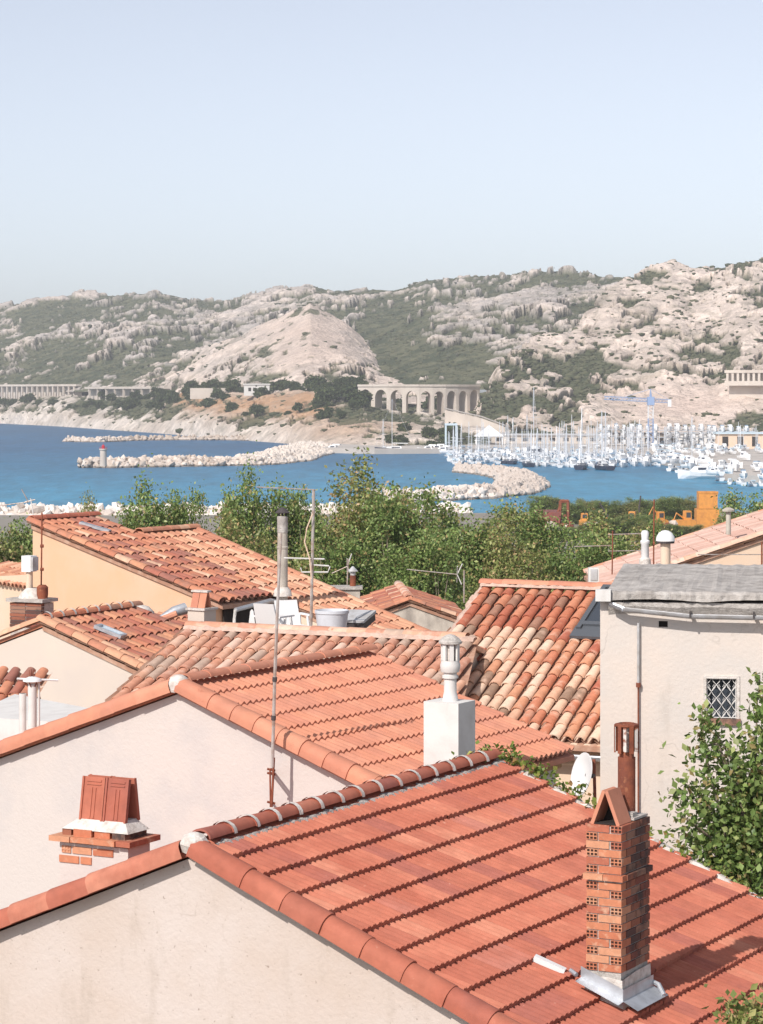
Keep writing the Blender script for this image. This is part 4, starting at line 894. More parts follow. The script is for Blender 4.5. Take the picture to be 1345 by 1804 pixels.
# the strip of roof further right, in front of the stained gable
# terrace cut into the slope: floor, gutter along the eave
eF = OF+dF*4.7
part('terrace_floor', MB().add([eF+rF*-.2-UP*.62+gF*-.3, eF+rF*2.2-UP*.62+gF*-.3, eF+rF*2.2-UP*.62+gF*2.2, eF+rF*-.2-UP*.62+gF*2.2], [(0,1,2,3)]), M['concrete'], hF)
part('terrace_shade_panel', MB().box(.25, 1.92, .0, .03, -.66, -.16), M['hole'], hF, frame(eF-gF*.17+UP*.0, rF, -gF, UP) @ T(0,-.03,0))  # flat near-black panel standing in for the shade of the recess
mb = MB().tube([eF+rF*.35+gF*.05-UP*.16, eF+rF*1.5+gF*.07-UP*.06, eF+rF*2.1+gF*.08-UP*.15], .045, 8); part('gutter', mb, M['zinc'], hF, None, True)
mb = MB().tube([eF+rF*.35+gF*.05-UP*.16, eF+rF*.35+gF*.02-UP*.42, eF+rF*.2-UP*.60], .035, 8); part('down_pipe', mb, M['white'], hF, None, True)
# small chimney with two leaning tiles in front of the orange house
cp = P(331,1108,46.5); chF = thing('chimney', cp, 'small pale chimney capped with two orange tiles beside the terrace', 'chimney'); Mf = frame(cp, gF, rF, UP)
part('stack', MB().box(0,.36,0,.36,-1.2,.34), M['plasG'], chF, Mf)
part('cap', MB().box(-.03,.39,-.03,.39,.34,.38), M['mortarw'], chF, Mf)
for k in range(2): part('hood_tile', MB().box(0,.15,-.012,.012,0,.30), M['tileB'], chF, Mf @ T(.03+k*.16,.05,.38) @ Matrix.Rotation(-.3,4,'X'))
for k in range(2): part('hood_tile', MB().box(0,.15,-.012,.012,0,.30), M['tileB'], chF, Mf @ T(.03+k*.16,.25,.38) @ Matrix.Rotation(.3,4,'X'))
part('hood_ridge', MB().box(0,.36,.10,.22,.655,.69), M['mortarw'], chF, Mf)
# ---------------------------------------------------------------- house G: beige gable on the left
thG = R(26); sG = .364; OG = P(75,1096,44); rG, gG = dirs(thG); dG = gG-UP*sG
hG = thing('house', Vector((OG.x, OG.y, 11)), 'beige gabled house with old red tile roof at the left edge', 'house')
gable_body(OG, rG, gG, sG, 3.1, 4.2, 3.2, 11, .03, .10, M['plasG'], hG)
roofG = deck(OG, rG, gG, sG, 3.1, 3.2, .08, hG, M['pan'], 'roof', -.06)
p_sk = lambda i, j: not (i in (8, 9) and j in (2, 3))
canal_roof(roofG, OG, rG, gG, sG, 14, 9, .215, .345, M['tileF'], rg, .014)
vmG = canal_mesh(.42, .12, .105, .09, M['tileF2'], 6)
run(roofG, 'verge_tile', OG+dG*3.2+UP*.03, OG+UP*.03, 10, vmG, UP, 0, rg=rg)
run(roofG, 'verge_tile', OG+dG*3.2+rG*.2+UP*.03, OG+rG*.2+UP*.03, 9, vmG, UP, 0, rg=rg)
run(roofG, 'verge_tile', OG+(-gG-UP*sG)*4.2+UP*.03, OG+UP*.03, 11, vmG, UP, 0, rg=rg)
run(roofG, 'ridge_tile', OG+rG*.1+UP*.06, OG+rG*3.1+UP*.06, 8, canal_mesh(.4,.11,.10,.08,M['tileDr'],6), UP, 0, rg=rg)
for k in range(8):
    p = OG+rG*(.1+3*k/8)+UP*.08; mk('mortar_collar', collar, roofG, along(p, p+rG))
deck(OG, rG, -gG, sG, 3.1, 4.2, .06, hG, M['tileF'], 'back_slope', -.02)
p0, p1 = on_roof(OG, rG, gG, sG, 168, 1112), on_roof(OG, rG, gG, sG, 215, 1131)
skG = sub(hG, 'skylight'); Mx = along(p1, p0, UP) @ T(0,0,.07)
part('frame', MB().box(-.16,-.12,0,(p0-p1).length,0,.06).box(.12,.16,0,(p0-p1).length,0,.06).box(-.12,.12,0,.05,0,.06).box(-.12,.12,(p0-p1).length-.05,(p0-p1).length,0,.06), M['zinc'], skG, Mx)
part('pane', MB().box(-.12,.12,.05,(p0-p1).length-.05,0,.03), M['teal'], skG, Mx)
# white mortared tile pile at the end of G's ridge, on the valley with F
pv = P(247,1078,47.5); mk('valley_mortar', MB().lathe([(.28,-.3),(.26,0),(.16,.10),(.0,.14)],10).mesh('valley_mortar', M['mortarw'], True), hG, T(*pv))
pr2 = thing('roof_patch', P(300,1100,46.5), 'small red tile lean-to roof between the orange wall and the pale chimney', 'roof')
o3 = P(262,1090,47.6); canal_roof(pr2, o3, rG, gG, .28, 5, 5, .2, .33, M['tileF'], rg, .012)
part('deck', MB().add([o3-UP*.05, o3+rG*1.0-UP*.05, o3+rG*1.0+gG*1.65-UP*.51, o3+gG*1.65-UP*.51, o3-UP*1.2, o3+gG*1.65-UP*1.6], [(0,1,2,3),(0,3,5,4)]), M['pan'], pr2)
rl = thing('rolled_zinc', P(305,1085,47), 'rolled up sheet of zinc lying on the small lean-to roof', 'metal sheet')
part('sheet', MB().tube([P(282,1090,46.8), P(306,1078,46.9), P(327,1072,47.0)], [.05,.10,.11], 10), M['zinc'], rl, None, True)
part('tile', MB().tube([P(283,1092,46.6), P(312,1081,46.6)], .06, 8), M['tileB'], rl, None, True)
# brick chimney of house G with metal cowl
cg = P(17,1106,45.5); chG = sub(hG, 'chimney', label='brick chimney with slab and white metal cowl'); Mg = frame(cg, gG, rG, UP); wG = 60/F*45.5/math.cos(thG)
part('core', MB().box(.01,wG-.01,.01,.4,-.6,.44), M['mortar'], chG, Mg)
for k in range(7):
    for i in range(2):
        for (y0, mm) in ((0, M['brickold_shade']),):
            mk('brick', MB().box(.0,wG/2-.012,0,.10,0,.05).mesh('brick', mm), chG, Mg @ T(i*wG/2+rg.uniform(-.005,.005)+.006, -.004, .02+k*.062))
part('slab', MB().box(-.05,wG+.05,-.05,.45,.46,.52), M['concrete'], chG, Mg)
part('mortar_cap', MB().lathe([(.24,.52),(.2,.60),(.12,.68),(.09,.70)],12), M['mortarw'], chG, Mg @ T(wG*.5,.2,0), True)
part('flue', MB().lathe([(.06,.66),(.06,1.0)],12), M['plasI'], chG, Mg @ T(wG*.42,.2,0), True)
part('cowl', MB().box(-.10,.09,-.1,.1,.98,1.26), M['plastic'], chG, Mg @ T(wG*.42,.2,0)); part('cowl_side', MB().box(.09,.13,-.09,.09,1.0,1.24), M['zincdull'], chG, Mg @ T(wG*.42,.2,0))
part('small_pot', MB().lathe([(.09,.52),(.10,.60),(.10,.72),(.06,.76)],10), M['rust'], chG, Mg @ T(wG*.88,.15,0), True)
# thin rusty pole in front of the orange wall
pp = thing('rusty_pole', P(74,1085,46), 'thin rusty pole standing against the orange wall', 'pole')
part('pole', MB().tube([P(72,1092,46),P(73,1000,46),P(74,903,46)], .016, 6), M['rust'], pp)
for y in (930, 962, 1003, 1045): part('clamp', MB().tube([P(71,y,46),P(77,y,46)], .03, 6), M['rust'], pp)
# peach house fragment at the left edge behind
hJ = thing('house', P(0,1090,60), 'peach wall with a scrap of tiled roof at the left edge', 'house')
a, b = P(-60,1018,61), P(56,1012,58); mb = MB().add([a, b, Vector((b.x,b.y,9)), Vector((a.x,a.y,9))], [(0,1,2,3)]).add([a+Vector((.2,2.2,0)), b+Vector((.2,2.2,0)), Vector((b.x+.2,b.y+2.2,9)), Vector((a.x+.2,a.y+2.2,9))], [(3,2,1,0)])
part('wall', mb, M['plasI'], hJ)
exJ = (b-a); exJ.z = 0; LJ = exJ.length; exJ.normalize(); upJ = Vector((-exJ.y, exJ.x, 0))
canal_roof(hJ, a+upJ*1.0+UP*.28, exJ, -upJ, .28, int(LJ/.21), 4, .21, .28, M['tileF2'], rg, .012)
# ---------------------------------------------------------------- house H: small stained gable in the centre
OH = P(722,1058,62); rH, gH = dirs(R(-3)); sH = .36
hH = thing('house', Vector((OH.x, OH.y, 8)), 'small gabled house with grey stained wall before the trees', 'house')
WLH, WRH = 1.25, 1.25
gable_body(OH, rH, gH, sH, 4.6, 1.5, 1.25, 8, .04, .10, M['plasH'], hH)
roofH = deck(OH, rH, gH, sH, 4.6, 1.45, .08, hH, M['pan'], 'roof', -.05)
canal_roof(roofH, OH, rH, gH, sH, 21, 4, .215, .35, M['tileF'], rg, .014)
exn = rH*-1
roofH2 = deck(OH, rH, -gH, sH, 4.6, 1.75, .08, hH, M['pan'], 'roof', -.05)
canal_roof(roofH2, OH+rH*4.6, -rH, -gH, sH, 21, 5, .215, .35, M['tileF'], rg, .014)
run(roofH, 'ridge_tile', OH+UP*.06, OH+rH*4.6+UP*.06, 12, canal_mesh(.42,.12,.11,.085,M['tileC'],6), UP, 0, rg=rg)
run(roofH, 'verge_tile', OH+(gH-UP*sH)*1.45+UP*.03, OH+UP*.03, 4, vmF, UP, 0, rg=rg); run(roofH2, 'verge_tile', OH+(-gH-UP*sH)*1.75+UP*.03, OH+UP*.03, 5, vmF, UP, 0, rg=rg)
# ---------------------------------------------------------------- house I: pale pink roof behind the flat one
hI = thing('house', P(1250,1010,58), 'peach house with long pale pink tile roof behind the concrete roof', 'house')
psI = R(0); exI = Vector((math.sin(psI), math.cos(psI), 0)); upI = Vector((math.cos(psI), -math.sin(psI), 0)); sI = .335
OI = P(1352,941,58)                                         # a point of the near verge, high end
rI = exI; WI = 5.3; topI = OI+upI*1.6+UP*(sI*1.6); LI = 5.0
mb_d = deck(topI, exI, -upI, sI, LI, WI, .08, hI, M['pan'], 'roof', -.05)
canal_roof(mb_d, topI+exI*LI, -exI, -upI, sI, 20, 12, .25, .44, M['tileI'], rg, .012)
run(mb_d, 'verge_tile', topI+(-upI-UP*sI)*WI+UP*.03, topI+UP*.03, 20, canal_mesh(.46,.12,.11,.09,M['tileC'],6), UP, 0, rg=rg)
run(mb_d, 'verge_tile', topI+exI*LI+(-upI-UP*sI)*WI+UP*.03, topI+exI*LI+UP*.03, 20, canal_mesh(.46,.12,.11,.09,M['tileC'],6), UP, 0, rg=rg)
q_ = []
for l in (.06, LI-.06):
    p = topI+exI*l-UP*.12; e = p+(-upI-UP*sI)*(WI-.2); q_ += [p, e, Vector((e.x, e.y, 8)), Vector((p.x, p.y, 8))]
part('wall', MB().add(q_, [(0,1,2,3),(7,6,5,4),(1,5,6,2),(0,3,7,4),(0,4,5,1)]), M['plasI'], hI)

# ================================================================== ROOFTOP THINGS
def yagi(name, label, foot, topp, booms, mat=None, r=.018, nel=8, el=.28, lean=None):
    th = thing(name, foot, label, 'antenna'); part('mast', MB().tube([foot, foot.lerp(topp, .5), topp], r, 7), mat or M['steel'], th, None, True)
    for (a, b, n, e, back) in booms:
        part('boom', MB().tube([a, b], .011, 5), M['steel'], th)
        d = (b-a).normalized(); s_ = d.cross(UP).normalized(); em = MB()
        for k in range(n):
            p = a.lerp(b, (k+.5)/n); vv_ = s_ if not lean else lean
            em.tube([p-vv_*e*.5, p+vv_*e*.5], .006, 4)
        part('elements', em, M['steel'], th)
        if back: part('reflector', MB().tube([a-UP*.22-d*.1, a, a+UP*.26-d*.12], .014, 5).tube([a+s_*.2-UP*.2, a, a-s_*.2+UP*.2], .012, 5), M['white'], th)
    return th
# tall thin mast bolted to the white gable
t = thing('antenna_mast', P(478,1421,30.2), 'tall thin steel mast bolted to the white gable wall', 'mast')
mY = lambda y: 29.9
part('pole', MB().tube([P(480,1352,29.4),P(484,1200,29.4),P(490,1050,29.4),P(496,938,29.4)], [.020,.020,.017,.012], 7), M['steel'], t, None, True)
part('pole', MB().tube([P(476,1355,29.4),P(477,1422,29.4)], .012, 6).tube([P(483,1335,29.4),P(479,1422,29.4)], .014, 6), M['rust'], t)
for y in (1355, 1362, 1413): part('bracket', MB().tube([P(471,y,29.4),P(485,y+3,29.42)], .014, 5).tube([P(478,y,29.4),P(480,y+2,29.9)], .014, 5), M['rust'], t)
for y in (1197, 1265): part('clamp', MB().tube([P(484.5-(y-1197)*.03,y-4,29.4),P(484-(y-1197)*.03,y+4,29.4)], .028, 7), M['darksteel'], t)
# antenna with T bar beside the flue
fy = 47
t = yagi('television_antenna', 'mast with a long horizontal aerial bar in front of the trees', P(548,1108,fy), P(553,862,fy), [(P(452,858,fy),P(557,863,fy),14,.12,False)], None, .028)
part('dipole', MB().tube([P(500,983,fy),P(572,985,fy)],.014,5).tube([P(545,995,fy),P(580,997,fy)],.014,5).tube([P(530,1000,fy),P(532,1008,fy),P(578,1008,fy),P(582,998,fy)],.014,5), M['white'], t)
part('cable', MB().tube([P(551,905,fy-.1),P(541,930,fy-.1),P(537,955,fy-.1),P(546,985,fy-.1),P(549,1020,fy-.1)],.012,5), M['plasI'], t)
yagi('television_antenna', 'small aerial at the left edge above the orange house', P(60,915,54), P(54,878,54), [(P(52,884,54),P(-10,892,54),9,.16,False),(P(38,862,54),P(50,884,54),2,.05,False),(P(62,880,54),P(44,884,54),2,.05,False)], M['white'], .012)
yagi('television_antenna', 'white X-shaped aerial pointing left beside the dark tree trunks', P(818,1062,60), P(818,1005,60), [(P(806,1012,60),P(717,1003,60),10,.10,True)], M['steel'], .018)
yagi('television_antenna', 'aerial with white crossed reflector beside a rusty stack', P(612,1030,63), P(614,985,63), [(P(612,998,63),P(585,1010,63),5,.22,True)], M['steel'], .016)
yagi('television_antenna', 'thin aerial left of the white pot above the pale pink roof', P(1079,1012,52), P(1080,935,52), [(P(1072,942,52),P(1130,940,52),9,.12,False),(P(1012,963,52),P(1080,961,52),8,.12,False),(P(1072,971,52),P(1140,970,52),7,.10,False)], M['rust'], .014)
yagi('television_antenna', 'thin aerial pole with a fishbone boom at the right edge', P(1343,1000,52), P(1343,955,52), [(P(1230,977,52),P(1350,977,52),13,.16,False)], M['rust'], .018)
t = thing('antenna_pole', P(1152,1005,50), 'thin rusty pole between the white pot and the domed vent', 'pole'); part('pole', MB().tube([P(1152,1005,50),P(1153,880,50)],.015,6), M['rust'], t); part('clamp', MB().tube([P(1151,958,50),P(1154,958,50)],.04,6), M['rust'], t)
# long round flue with dark cap on the weathered roof
fb = P(498,1042,51.0); t = thing('flue_pipe', fb, 'tall pale round flue with dark conical cap on the weathered roof', 'flue')
k = 51.0/F
part('pipe', MB().lathe([(9.3*k,-.3),(9.3*k,75*k),(10.2*k,76*k),(10.2*k,79*k),(9.0*k,80*k),(8.6*k,105*k)], 16), M['plasH'], t, T(*fb), True)
part('pipe_top', MB().lathe([(9.5*k,104*k),(9.5*k,132*k),(7*k,133*k)], 16), M['concrete'], t, T(*fb), True)
part('cap', MB().lathe([(13*k,138*k),(13.5*k,139*k),(3*k,148*k),(0,148.5*k)], 16).tube([(6*k,0,130*k),(6*k,0,140*k)],.02,4).tube([(-6*k,0,130*k),(-6*k,0,140*k)],.02,4).tube([(0,6*k,130*k),(0,6*k,140*k)],.02,4), M['darksteel'], t, T(*fb))
part('collar', MB().lathe([(17*k,-8*k),(15*k,2*k),(10*k,8*k)], 16), M['mortarw'], t, T(*fb), True)
# terrace: folded chairs and planter
def lounge(loc, rz, label):
    t = thing('garden_chair', loc, label, 'chair', None, rz); MM = WM[t.name]
    part('seat', MB().box(-.24,.24,-.22,.22,.40,.44), M['plastic'], t, MM); part('backrest', MB().add([(-.24,.20,.42),(.24,.20,.42),(.22,.34,.88),(-.22,.34,.88),(-.24,.24,.42),(.24,.24,.42),(.22,.38,.88),(-.22,.38,.88)], [(0,1,2,3),(7,6,5,4),(0,3,7,4),(1,5,6,2),(2,6,7,3)]), M['plastic'], t, MM)
    for sx in (-1, 1):
        part('armrest', MB().box(sx*.27-.03,sx*.27+.03,-.22,.28,.62,.65), M['plastic'], t, MM)
        for sy in (-1, 1): part('leg', MB().tube([(sx*.22,sy*.2,.62),(sx*.28,sy*.28,0)],.025,6), M['plastic'], t, MM)
fl0 = eF-UP*.62
zc_ = fl0.z
def onterr(x): p = P(x, 1105, 48.0); return Vector((p.x, p.y, CAMZ-(1112-HY)/F*48.0-.35))
lounge(onterr(484), 2.6, 'white plastic chair turned sideways in the middle of the terrace'); lounge(onterr(510)+Vector((.05,.2,0)), .4, 'white plastic chair at the right end of the terrace')
t = thing('folded_board', onterr(444), 'narrow white board standing upright at the left of the terrace', 'board')
part('board', MB().prism([(-.06,0),(.06,0),(.07,.4),(.03,.72),(0,.76),(-.03,.72),(-.07,.4)], -.02, .02), M['plastic'], t, WM[t.name] @ T(0,0,.0))
bp_ = P(585,1113,45.2); t = thing('planter', bp_, 'large round white plastic planter standing behind the pink ridge', 'planter')
k = 45.2/F
part('pot', MB().lathe([(24*k,-.3),(25.5*k,6*k),(29*k,32*k),(30.5*k,33*k),(30.5*k,38*k),(29*k,38.5*k),(27.5*k,36*k),(26*k,20*k)], 24), M['bucket'], t, T(*bp_), True)
part('soil', MB().lathe([(27*k,30*k),(14*k,33*k),(0,34*k)], 14), M['soil'], t, T(*bp_))
bx = P(630,1088,48.5); t = thing('roof_hatch', bx, 'small grey hatch lying open on the salmon roof', 'hatch')
part('lid', MB().box(-.26,.26,-.3,.3,.0,.05), M['zincdull'], t, T(*bx) @ RZ(-.4) @ Matrix.Rotation(.25,4,'X')); part('frame', MB().box(-.24,.24,-.28,.28,-.14,-.005), M['darksteel'], t, T(*bx) @ RZ(-.4) @ Matrix.Rotation(.25,4,'X'))
# low chimney block before the trees
cb2 = P(606,1056,58); t = thing('chimney', cb2, 'low wide chimney block with slab and rusty pot before the trees', 'chimney')
part('stack', MB().box(-.36,.36,0,.5,-.8,.22), M['plasH'], t, T(*cb2)); part('slab', MB().box(-.42,.42,-.05,.55,.22,.28), M['concrete'], t, T(*cb2))
part('pot', MB().lathe([(.07,.28),(.07,.52)],10), M['rust'], t, T(cb2.x+.2,cb2.y+.25,cb2.z), True); part('pot_cowl', MB().lathe([(.06,.52),(.06,.60),(.12,.61),(.02,.72),(0,.72)],10), M['zincdull'], t, T(cb2.x+.2,cb2.y+.25,cb2.z), True)
# pots and vents on the right-hand roofs
k = 50/F; vp = P(1137,985,50); t = thing('chimney_pot', vp, 'slender white chimney pot above the pale pink roof', 'chimney pot')
part('pot', MB().lathe([(7*k,-.4),(7*k,26*k),(8.5*k,28*k),(8.5*k,32*k),(6*k,34*k),(7*k,46*k),(5*k,50*k),(0,51*k)],14), M['plastic'], t, T(*vp), True); part('foot', MB().lathe([(12*k,-.4),(10*k,0),(7*k,3*k)],12), M['mortarw'], t, T(*vp), True)
vp = P(1173,998,48); k = 48/F; t = thing('roof_vent', vp, 'pale round vent with white dome hood behind the concrete roof', 'roof vent')
part('pipe', MB().lathe([(9*k,-.3),(9*k,42*k)],16), M['plasI'], t, T(*vp), True); part('collar', MB().lathe([(16*k,41*k),(16*k,45*k),(9*k,46*k)],16), M['darksteel'], t, T(*vp), True)
part('dome', MB().lathe([(17*k,45*k),(16*k,52*k),(12*k,59*k),(6*k,63*k),(0,64*k)],18), M['plastic'], t, T(*vp), True)
vp = P(1046,1022,46); t = thing('glass_block', vp, 'small white framed box standing on the tile ridge by the concrete roof', 'vent')
part('body', MB().box(-.09,.09,-.1,.1,-.15,.22), M['white'], t, T(*vp)); part('louvre', MB().box(-.06,.06,-.115,-.1,.0,.20), M['zincdull'], t, T(*vp))
vp = P(1284,918,58); k = 58/F; t = thing('mushroom_vent', vp, 'small mushroom-shaped vent on the edge of the pale pink roof', 'roof vent')
part('pipe', MB().lathe([(4.5*k,-.3),(4.5*k,18*k)],10), M['plasH'], t, T(*vp), True); part('cap', MB().lathe([(11*k,17*k),(11*k,20*k),(4*k,24*k),(0,24*k)],12), M['plasH'], t, T(*vp), True)
# satellite dish by the white wall corner
dp = P(1047,1415,36.5); t = thing('satellite_dish', dp, 'white satellite dish on a rusty pole beside the white wall', 'satellite dish')
part('pole', MB().tube([P(1049,1425,36.5),P(1047,1338,36.5)],.024,7), M['rust'], t, None, True)
dc = P(1031,1366,36.4); dm = MB()
dm.lathe([(0,.0),(.12,.008),(.22,.03),(.305,.06),(.312,.06),(.312,.05),(.22,.015),(.12,-.008),(0,-.015)], 28)
axis = Vector((-.91,-.34,.24)).normalized()
MD = T(*dc) @ axis.to_track_quat('Z','Y').to_matrix().to_4x4()
part('dish', dm, M['plastic'], t, MD, True)
part('bracket', MB().tube([dc-axis*.0, dc+Vector((.10,.02,-.02)), P(1047,1366,36.5)],.03,6), M['darksteel'], t)
part('feed_arm', MB().tube([MD @ Vector((0,-.30,.02)), MD @ Vector((0,-.28,.32))],.012,5).tube([MD @ Vector((0,-.29,.30)), MD @ Vector((0,-.24,.36))],.03,6), M['steel'], t)
# left: white terrace parapet, pipes, shed
pw = thing('terrace_wall', P(50,1300,34), 'white terrace parapet behind the white gable at the left edge', 'wall')
a, b = P(-60,1262,35.5), P(128,1274,33.0)
part('wall', MB().add([a, b, b+Vector((.3,1.2,-.0)), a+Vector((.3,2.6,-.0)), Vector((a.x,a.y,12)), Vector((b.x,b.y,12))], [(0,1,2,3),(0,4,5,1)]), M['white'], pw)
k = 32.5/F
for nm, x, y1, y0, r_, lab in (('flue_pipe', 57, 1205, 1310, 8, 'thicker white flue pipe with spiked cowl at the left'), ('flue_pipe', 40, 1222, 1310, 6.5, 'thin white pipe left of the spiked cowl'), ('flue_pipe', 68.5, 1196, 1268, 2.2, 'thinnest white pipe right of the spiked cowl')):
    p = P(x, y0, 32.5); t = thing(nm, p, lab, 'flue pipe'); part('pipe', MB().lathe([(r_*k,-.6),(r_*k,(y0-y1)*k),(r_*k*.8,(y0-y1)*k)],14), M['white'], t, T(*p), True)
    if x == 57:
        part('cowl', MB().lathe([(8*k,106*k),(17*k,110*k),(15*k,114*k),(5*k,118*k),(0,118*k)],14), M['plastic'], t, T(*p), True)
        sp_ = MB()
        for q in range(7): c_, s_ = math.cos(q*.9), math.sin(q*.9); sp_.tube([(9*k*c_,9*k*s_,101*k),(15*k*c_,15*k*s_,110*k)],.008,4)
        for q in range(4): c_, s_ = math.cos(q*1.57+.5), math.sin(q*1.57+.5); sp_.tube([(4*k*c_,4*k*s_,117*k),(6*k*c_,6*k*s_,130*k)],.006,4)
        part('spikes', sp_, M['rust'], t, T(*p))
        part('cross_bar', MB().tube([(-27*k,0,114*k),(42*k,.2,108*k)],.014,5), M['plastic'], t, T(*p))
sh = thing('shed', P(20,1262,39), 'dark wooden lean-to with scrap of old tiles at the left edge', 'shed')
o4 = P(-48,1182,40.5); e4 = Vector((.96,-.28,0)).normalized(); d4 = Vector((-.28,-.96,0)).normalized()
canal_roof(sh, o4, e4, d4, .55, 6, 3, .21, .3, M['tileF'], rg, .03)
pq = P(-50,1215,39.4)
for x, col_ in ((-20, 'wood'), (18, 'plasF'), (44, 'wood')): part('post', MB().tube([P(x,1225,39.6), P(x,1275,39.6)], .035, 6), M[col_], sh)
part('back_panel', MB().box(0,1.0,0,.05,-.9,.15), M['wood'], sh, T(*P(-50,1230,40.2)) @ RZ(-.2))
part('side_panel', MB().add([P(50,1190,40),P(64,1205,39.8),P(82,1262,39.5),P(52,1262,39.8)], [(0,1,2,3)]).add([P(50,1190,40.3),P(64,1205,40.1),P(82,1262,39.8),P(52,1262,40.1)], [(3,2,1,0)]), M['wood'], sh)

# ================================================================== VEGETATION
def leaf_mesh(C, size, rs, cols, mat, name='crown', long=1.5, upb=.35):
    n = len(C); d = rs.normal(size=(n, 3)); d[:, 2] -= .3; d /= np.linalg.norm(d, axis=1)[:, None]
    u = rs.normal(size=(n, 3)); u[:, 2] += upb; nrm = u/np.linalg.norm(u, axis=1)[:, None]
    s_ = np.cross(d, nrm); s_ /= np.linalg.norm(s_, axis=1)[:, None]+1e-9; nn = np.cross(s_, d)
    sz = (size*rs.uniform(.65, 1.3, n))[:, None]
    a = C-d*sz*.5*long; b = C+s_*sz*.45+nn*sz*.12; c = C+d*sz*.5*long; e = C-s_*sz*.45+nn*sz*.12
    V = np.stack([a, b, c, e], 1).reshape(-1, 3); k = np.arange(n)*4
    Fc = np.concatenate([np.stack([k, k+1, k+2], -1), np.stack([k, k+2, k+3], -1)])
    ci = rs.choice(len(cols), n, p=[c_[1] for c_ in cols]); col = np.array([c_[0] for c_ in cols])[ci]*rs.uniform(.75, 1.3, (n, 1))
    return npmesh(name, V, Fc, mat, False, np.repeat(col, 4, 0))
GREEN = [((0.154,0.231,0.063),.42),((0.224,0.301,0.091),.30),((0.323,0.365,0.133),.16),((0.378,0.294,0.127),.08),((0.091,0.147,0.045),.04)]
OLIVE = [((0.197,0.238,0.070),.38),((0.281,0.301,0.098),.28),((0.378,0.358,0.140),.18),((0.448,0.308,0.154),.12),((0.098,0.147,0.045),.04)]
def tree_proto(seed, H_, R_, cols, shoots=14, nl=320):
    rs = np.random.RandomState(seed); rg_ = random.Random(seed); trunk = MB()
    th_ = H_*.33; trunk.tube([(0,0,-1),(.05,.03,th_*.5),(.02,-.04,th_)], [.30,.24,.20], 8); C = []
    tips = []
    for k in range(9):
        a = k*2*math.pi/9+rg_.uniform(-.3,.3); rr = R_*rg_.uniform(.4,.8); hh = H_*rg_.uniform(.5,.8)
        m_ = Vector((rr*.5*math.cos(a), rr*.5*math.sin(a), th_+(hh-th_)*.55)); e = Vector((rr*math.cos(a), rr*math.sin(a), hh))
        trunk.tube([(0,0,th_*rg_.uniform(.75,1)), m_, e], [.13,.08,.03], 6); tips.append(e)
        for q in range(3):
            e2 = e+Vector((rg_.uniform(-1,1)*R_*.35, rg_.uniform(-1,1)*R_*.35, rg_.uniform(.0,.25)*H_)); trunk.tube([m_.lerp(e,.6), e2], [.04,.012], 5); tips.append(e2)
    cl = []
    for k in range(70):
        while True:
            v = rs.uniform(-1, 1, 3)
            if v.dot(v) < 1 and v.dot(v) > .12: break
        bul = 1+.22*math.sin(3*math.atan2(v[1], v[0])+seed)+.12*rs.uniform(-1, 1)
        cl.append(np.array([v[0]*R_*bul, v[1]*R_*bul, H_*.60+v[2]*H_*.34]))
    for e in tips: cl.append(np.array(e))
    for c in cl: C.append(c+rs.normal(size=(nl, 3))*[.50*R_/3, .50*R_/3, .50])
    for k in range(shoots):                                  # upright leafy shoots at the top
        a = rs.uniform(0, 6.28); r_ = R_*.85*math.sqrt(rs.rand()); z0 = H_*(.60+.33*math.sqrt(max(0, 1-(r_/R_)**2)))
        hh = rs.uniform(.05, .15)*H_; t_ = rs.rand(70)
        C.append(np.stack([r_*math.cos(a)+rs.normal(size=70)*.16, r_*math.sin(a)+rs.normal(size=70)*.16, z0-.3+t_*hh*1.2], -1))
    C = np.concatenate(C)
    return trunk.mesh('trunk', M['bark'], True), leaf_mesh(C, .125, rs, cols, M['leaf'])
PROT = [tree_proto(1, 15, 1.9, GREEN, 16), tree_proto(2, 14, 2.1, OLIVE, 18), tree_proto(3, 14, 1.6, GREEN, 20), tree_proto(4, 13, 2.2, OLIVE, 12)]
TOPZ = [float(np.percentile([v.co.z for v in pr[1].vertices], 99.5)) for pr in PROT]
#        x    ytop  Y   proto  label
TREES = [(-25,905,118,3,'green tree cut off by the left edge behind the orange house'),(22,918,120,0,'leafy tree behind the orange house beside the left edge'),
 (160,880,150,3,'sparse tree top poking above the left house roof ridge'),
 (258,862,126,2,'slim tree left of the pair above the salmon roof'),(316,866,128,0,'round tree second of the pair above the salmon roof'),
 (424,842,124,2,'upright tree just left of the capped flue'),(518,858,126,0,'tree directly behind the tall aerial mast'),
 (575,896,120,3,'lower yellowish tree between the aerial mast and the tallest tree'),(655,826,124,1,'tallest tree with yellow green crown in the row'),
 (700,860,120,0,'dark green tree just right of the tallest one'),(765,880,126,3,'broad olive tree in front of the hooked breakwater'),
 (820,905,120,2,'dark tree behind the small stained gable'),(868,900,130,1,'yellow green tree below the breakwater tip'),(935,888,135,0,'tree left of the red barge'),
 (905,945,118,3,'low round tree behind the mixed tile roof ridge'),(985,955,120,2,'leafy tree below the red barge'),(1045,935,122,0,'green tree below the orange machines'),
 (1105,918,128,3,'tree right under the orange machines'),(1165,925,140,2,'tree beside the orange box at the right'),(1330,868,150,0,'green tree above the pale pink roof at the right edge'),(1395,880,150,1,'tree beyond the right edge of the pale pink roof'),(455,920,112,3,'low tree behind the capped flue'),(610,930,114,2,'low dark tree behind the chimney block'),(745,935,112,0,'low dark tree right behind the stained gable')]
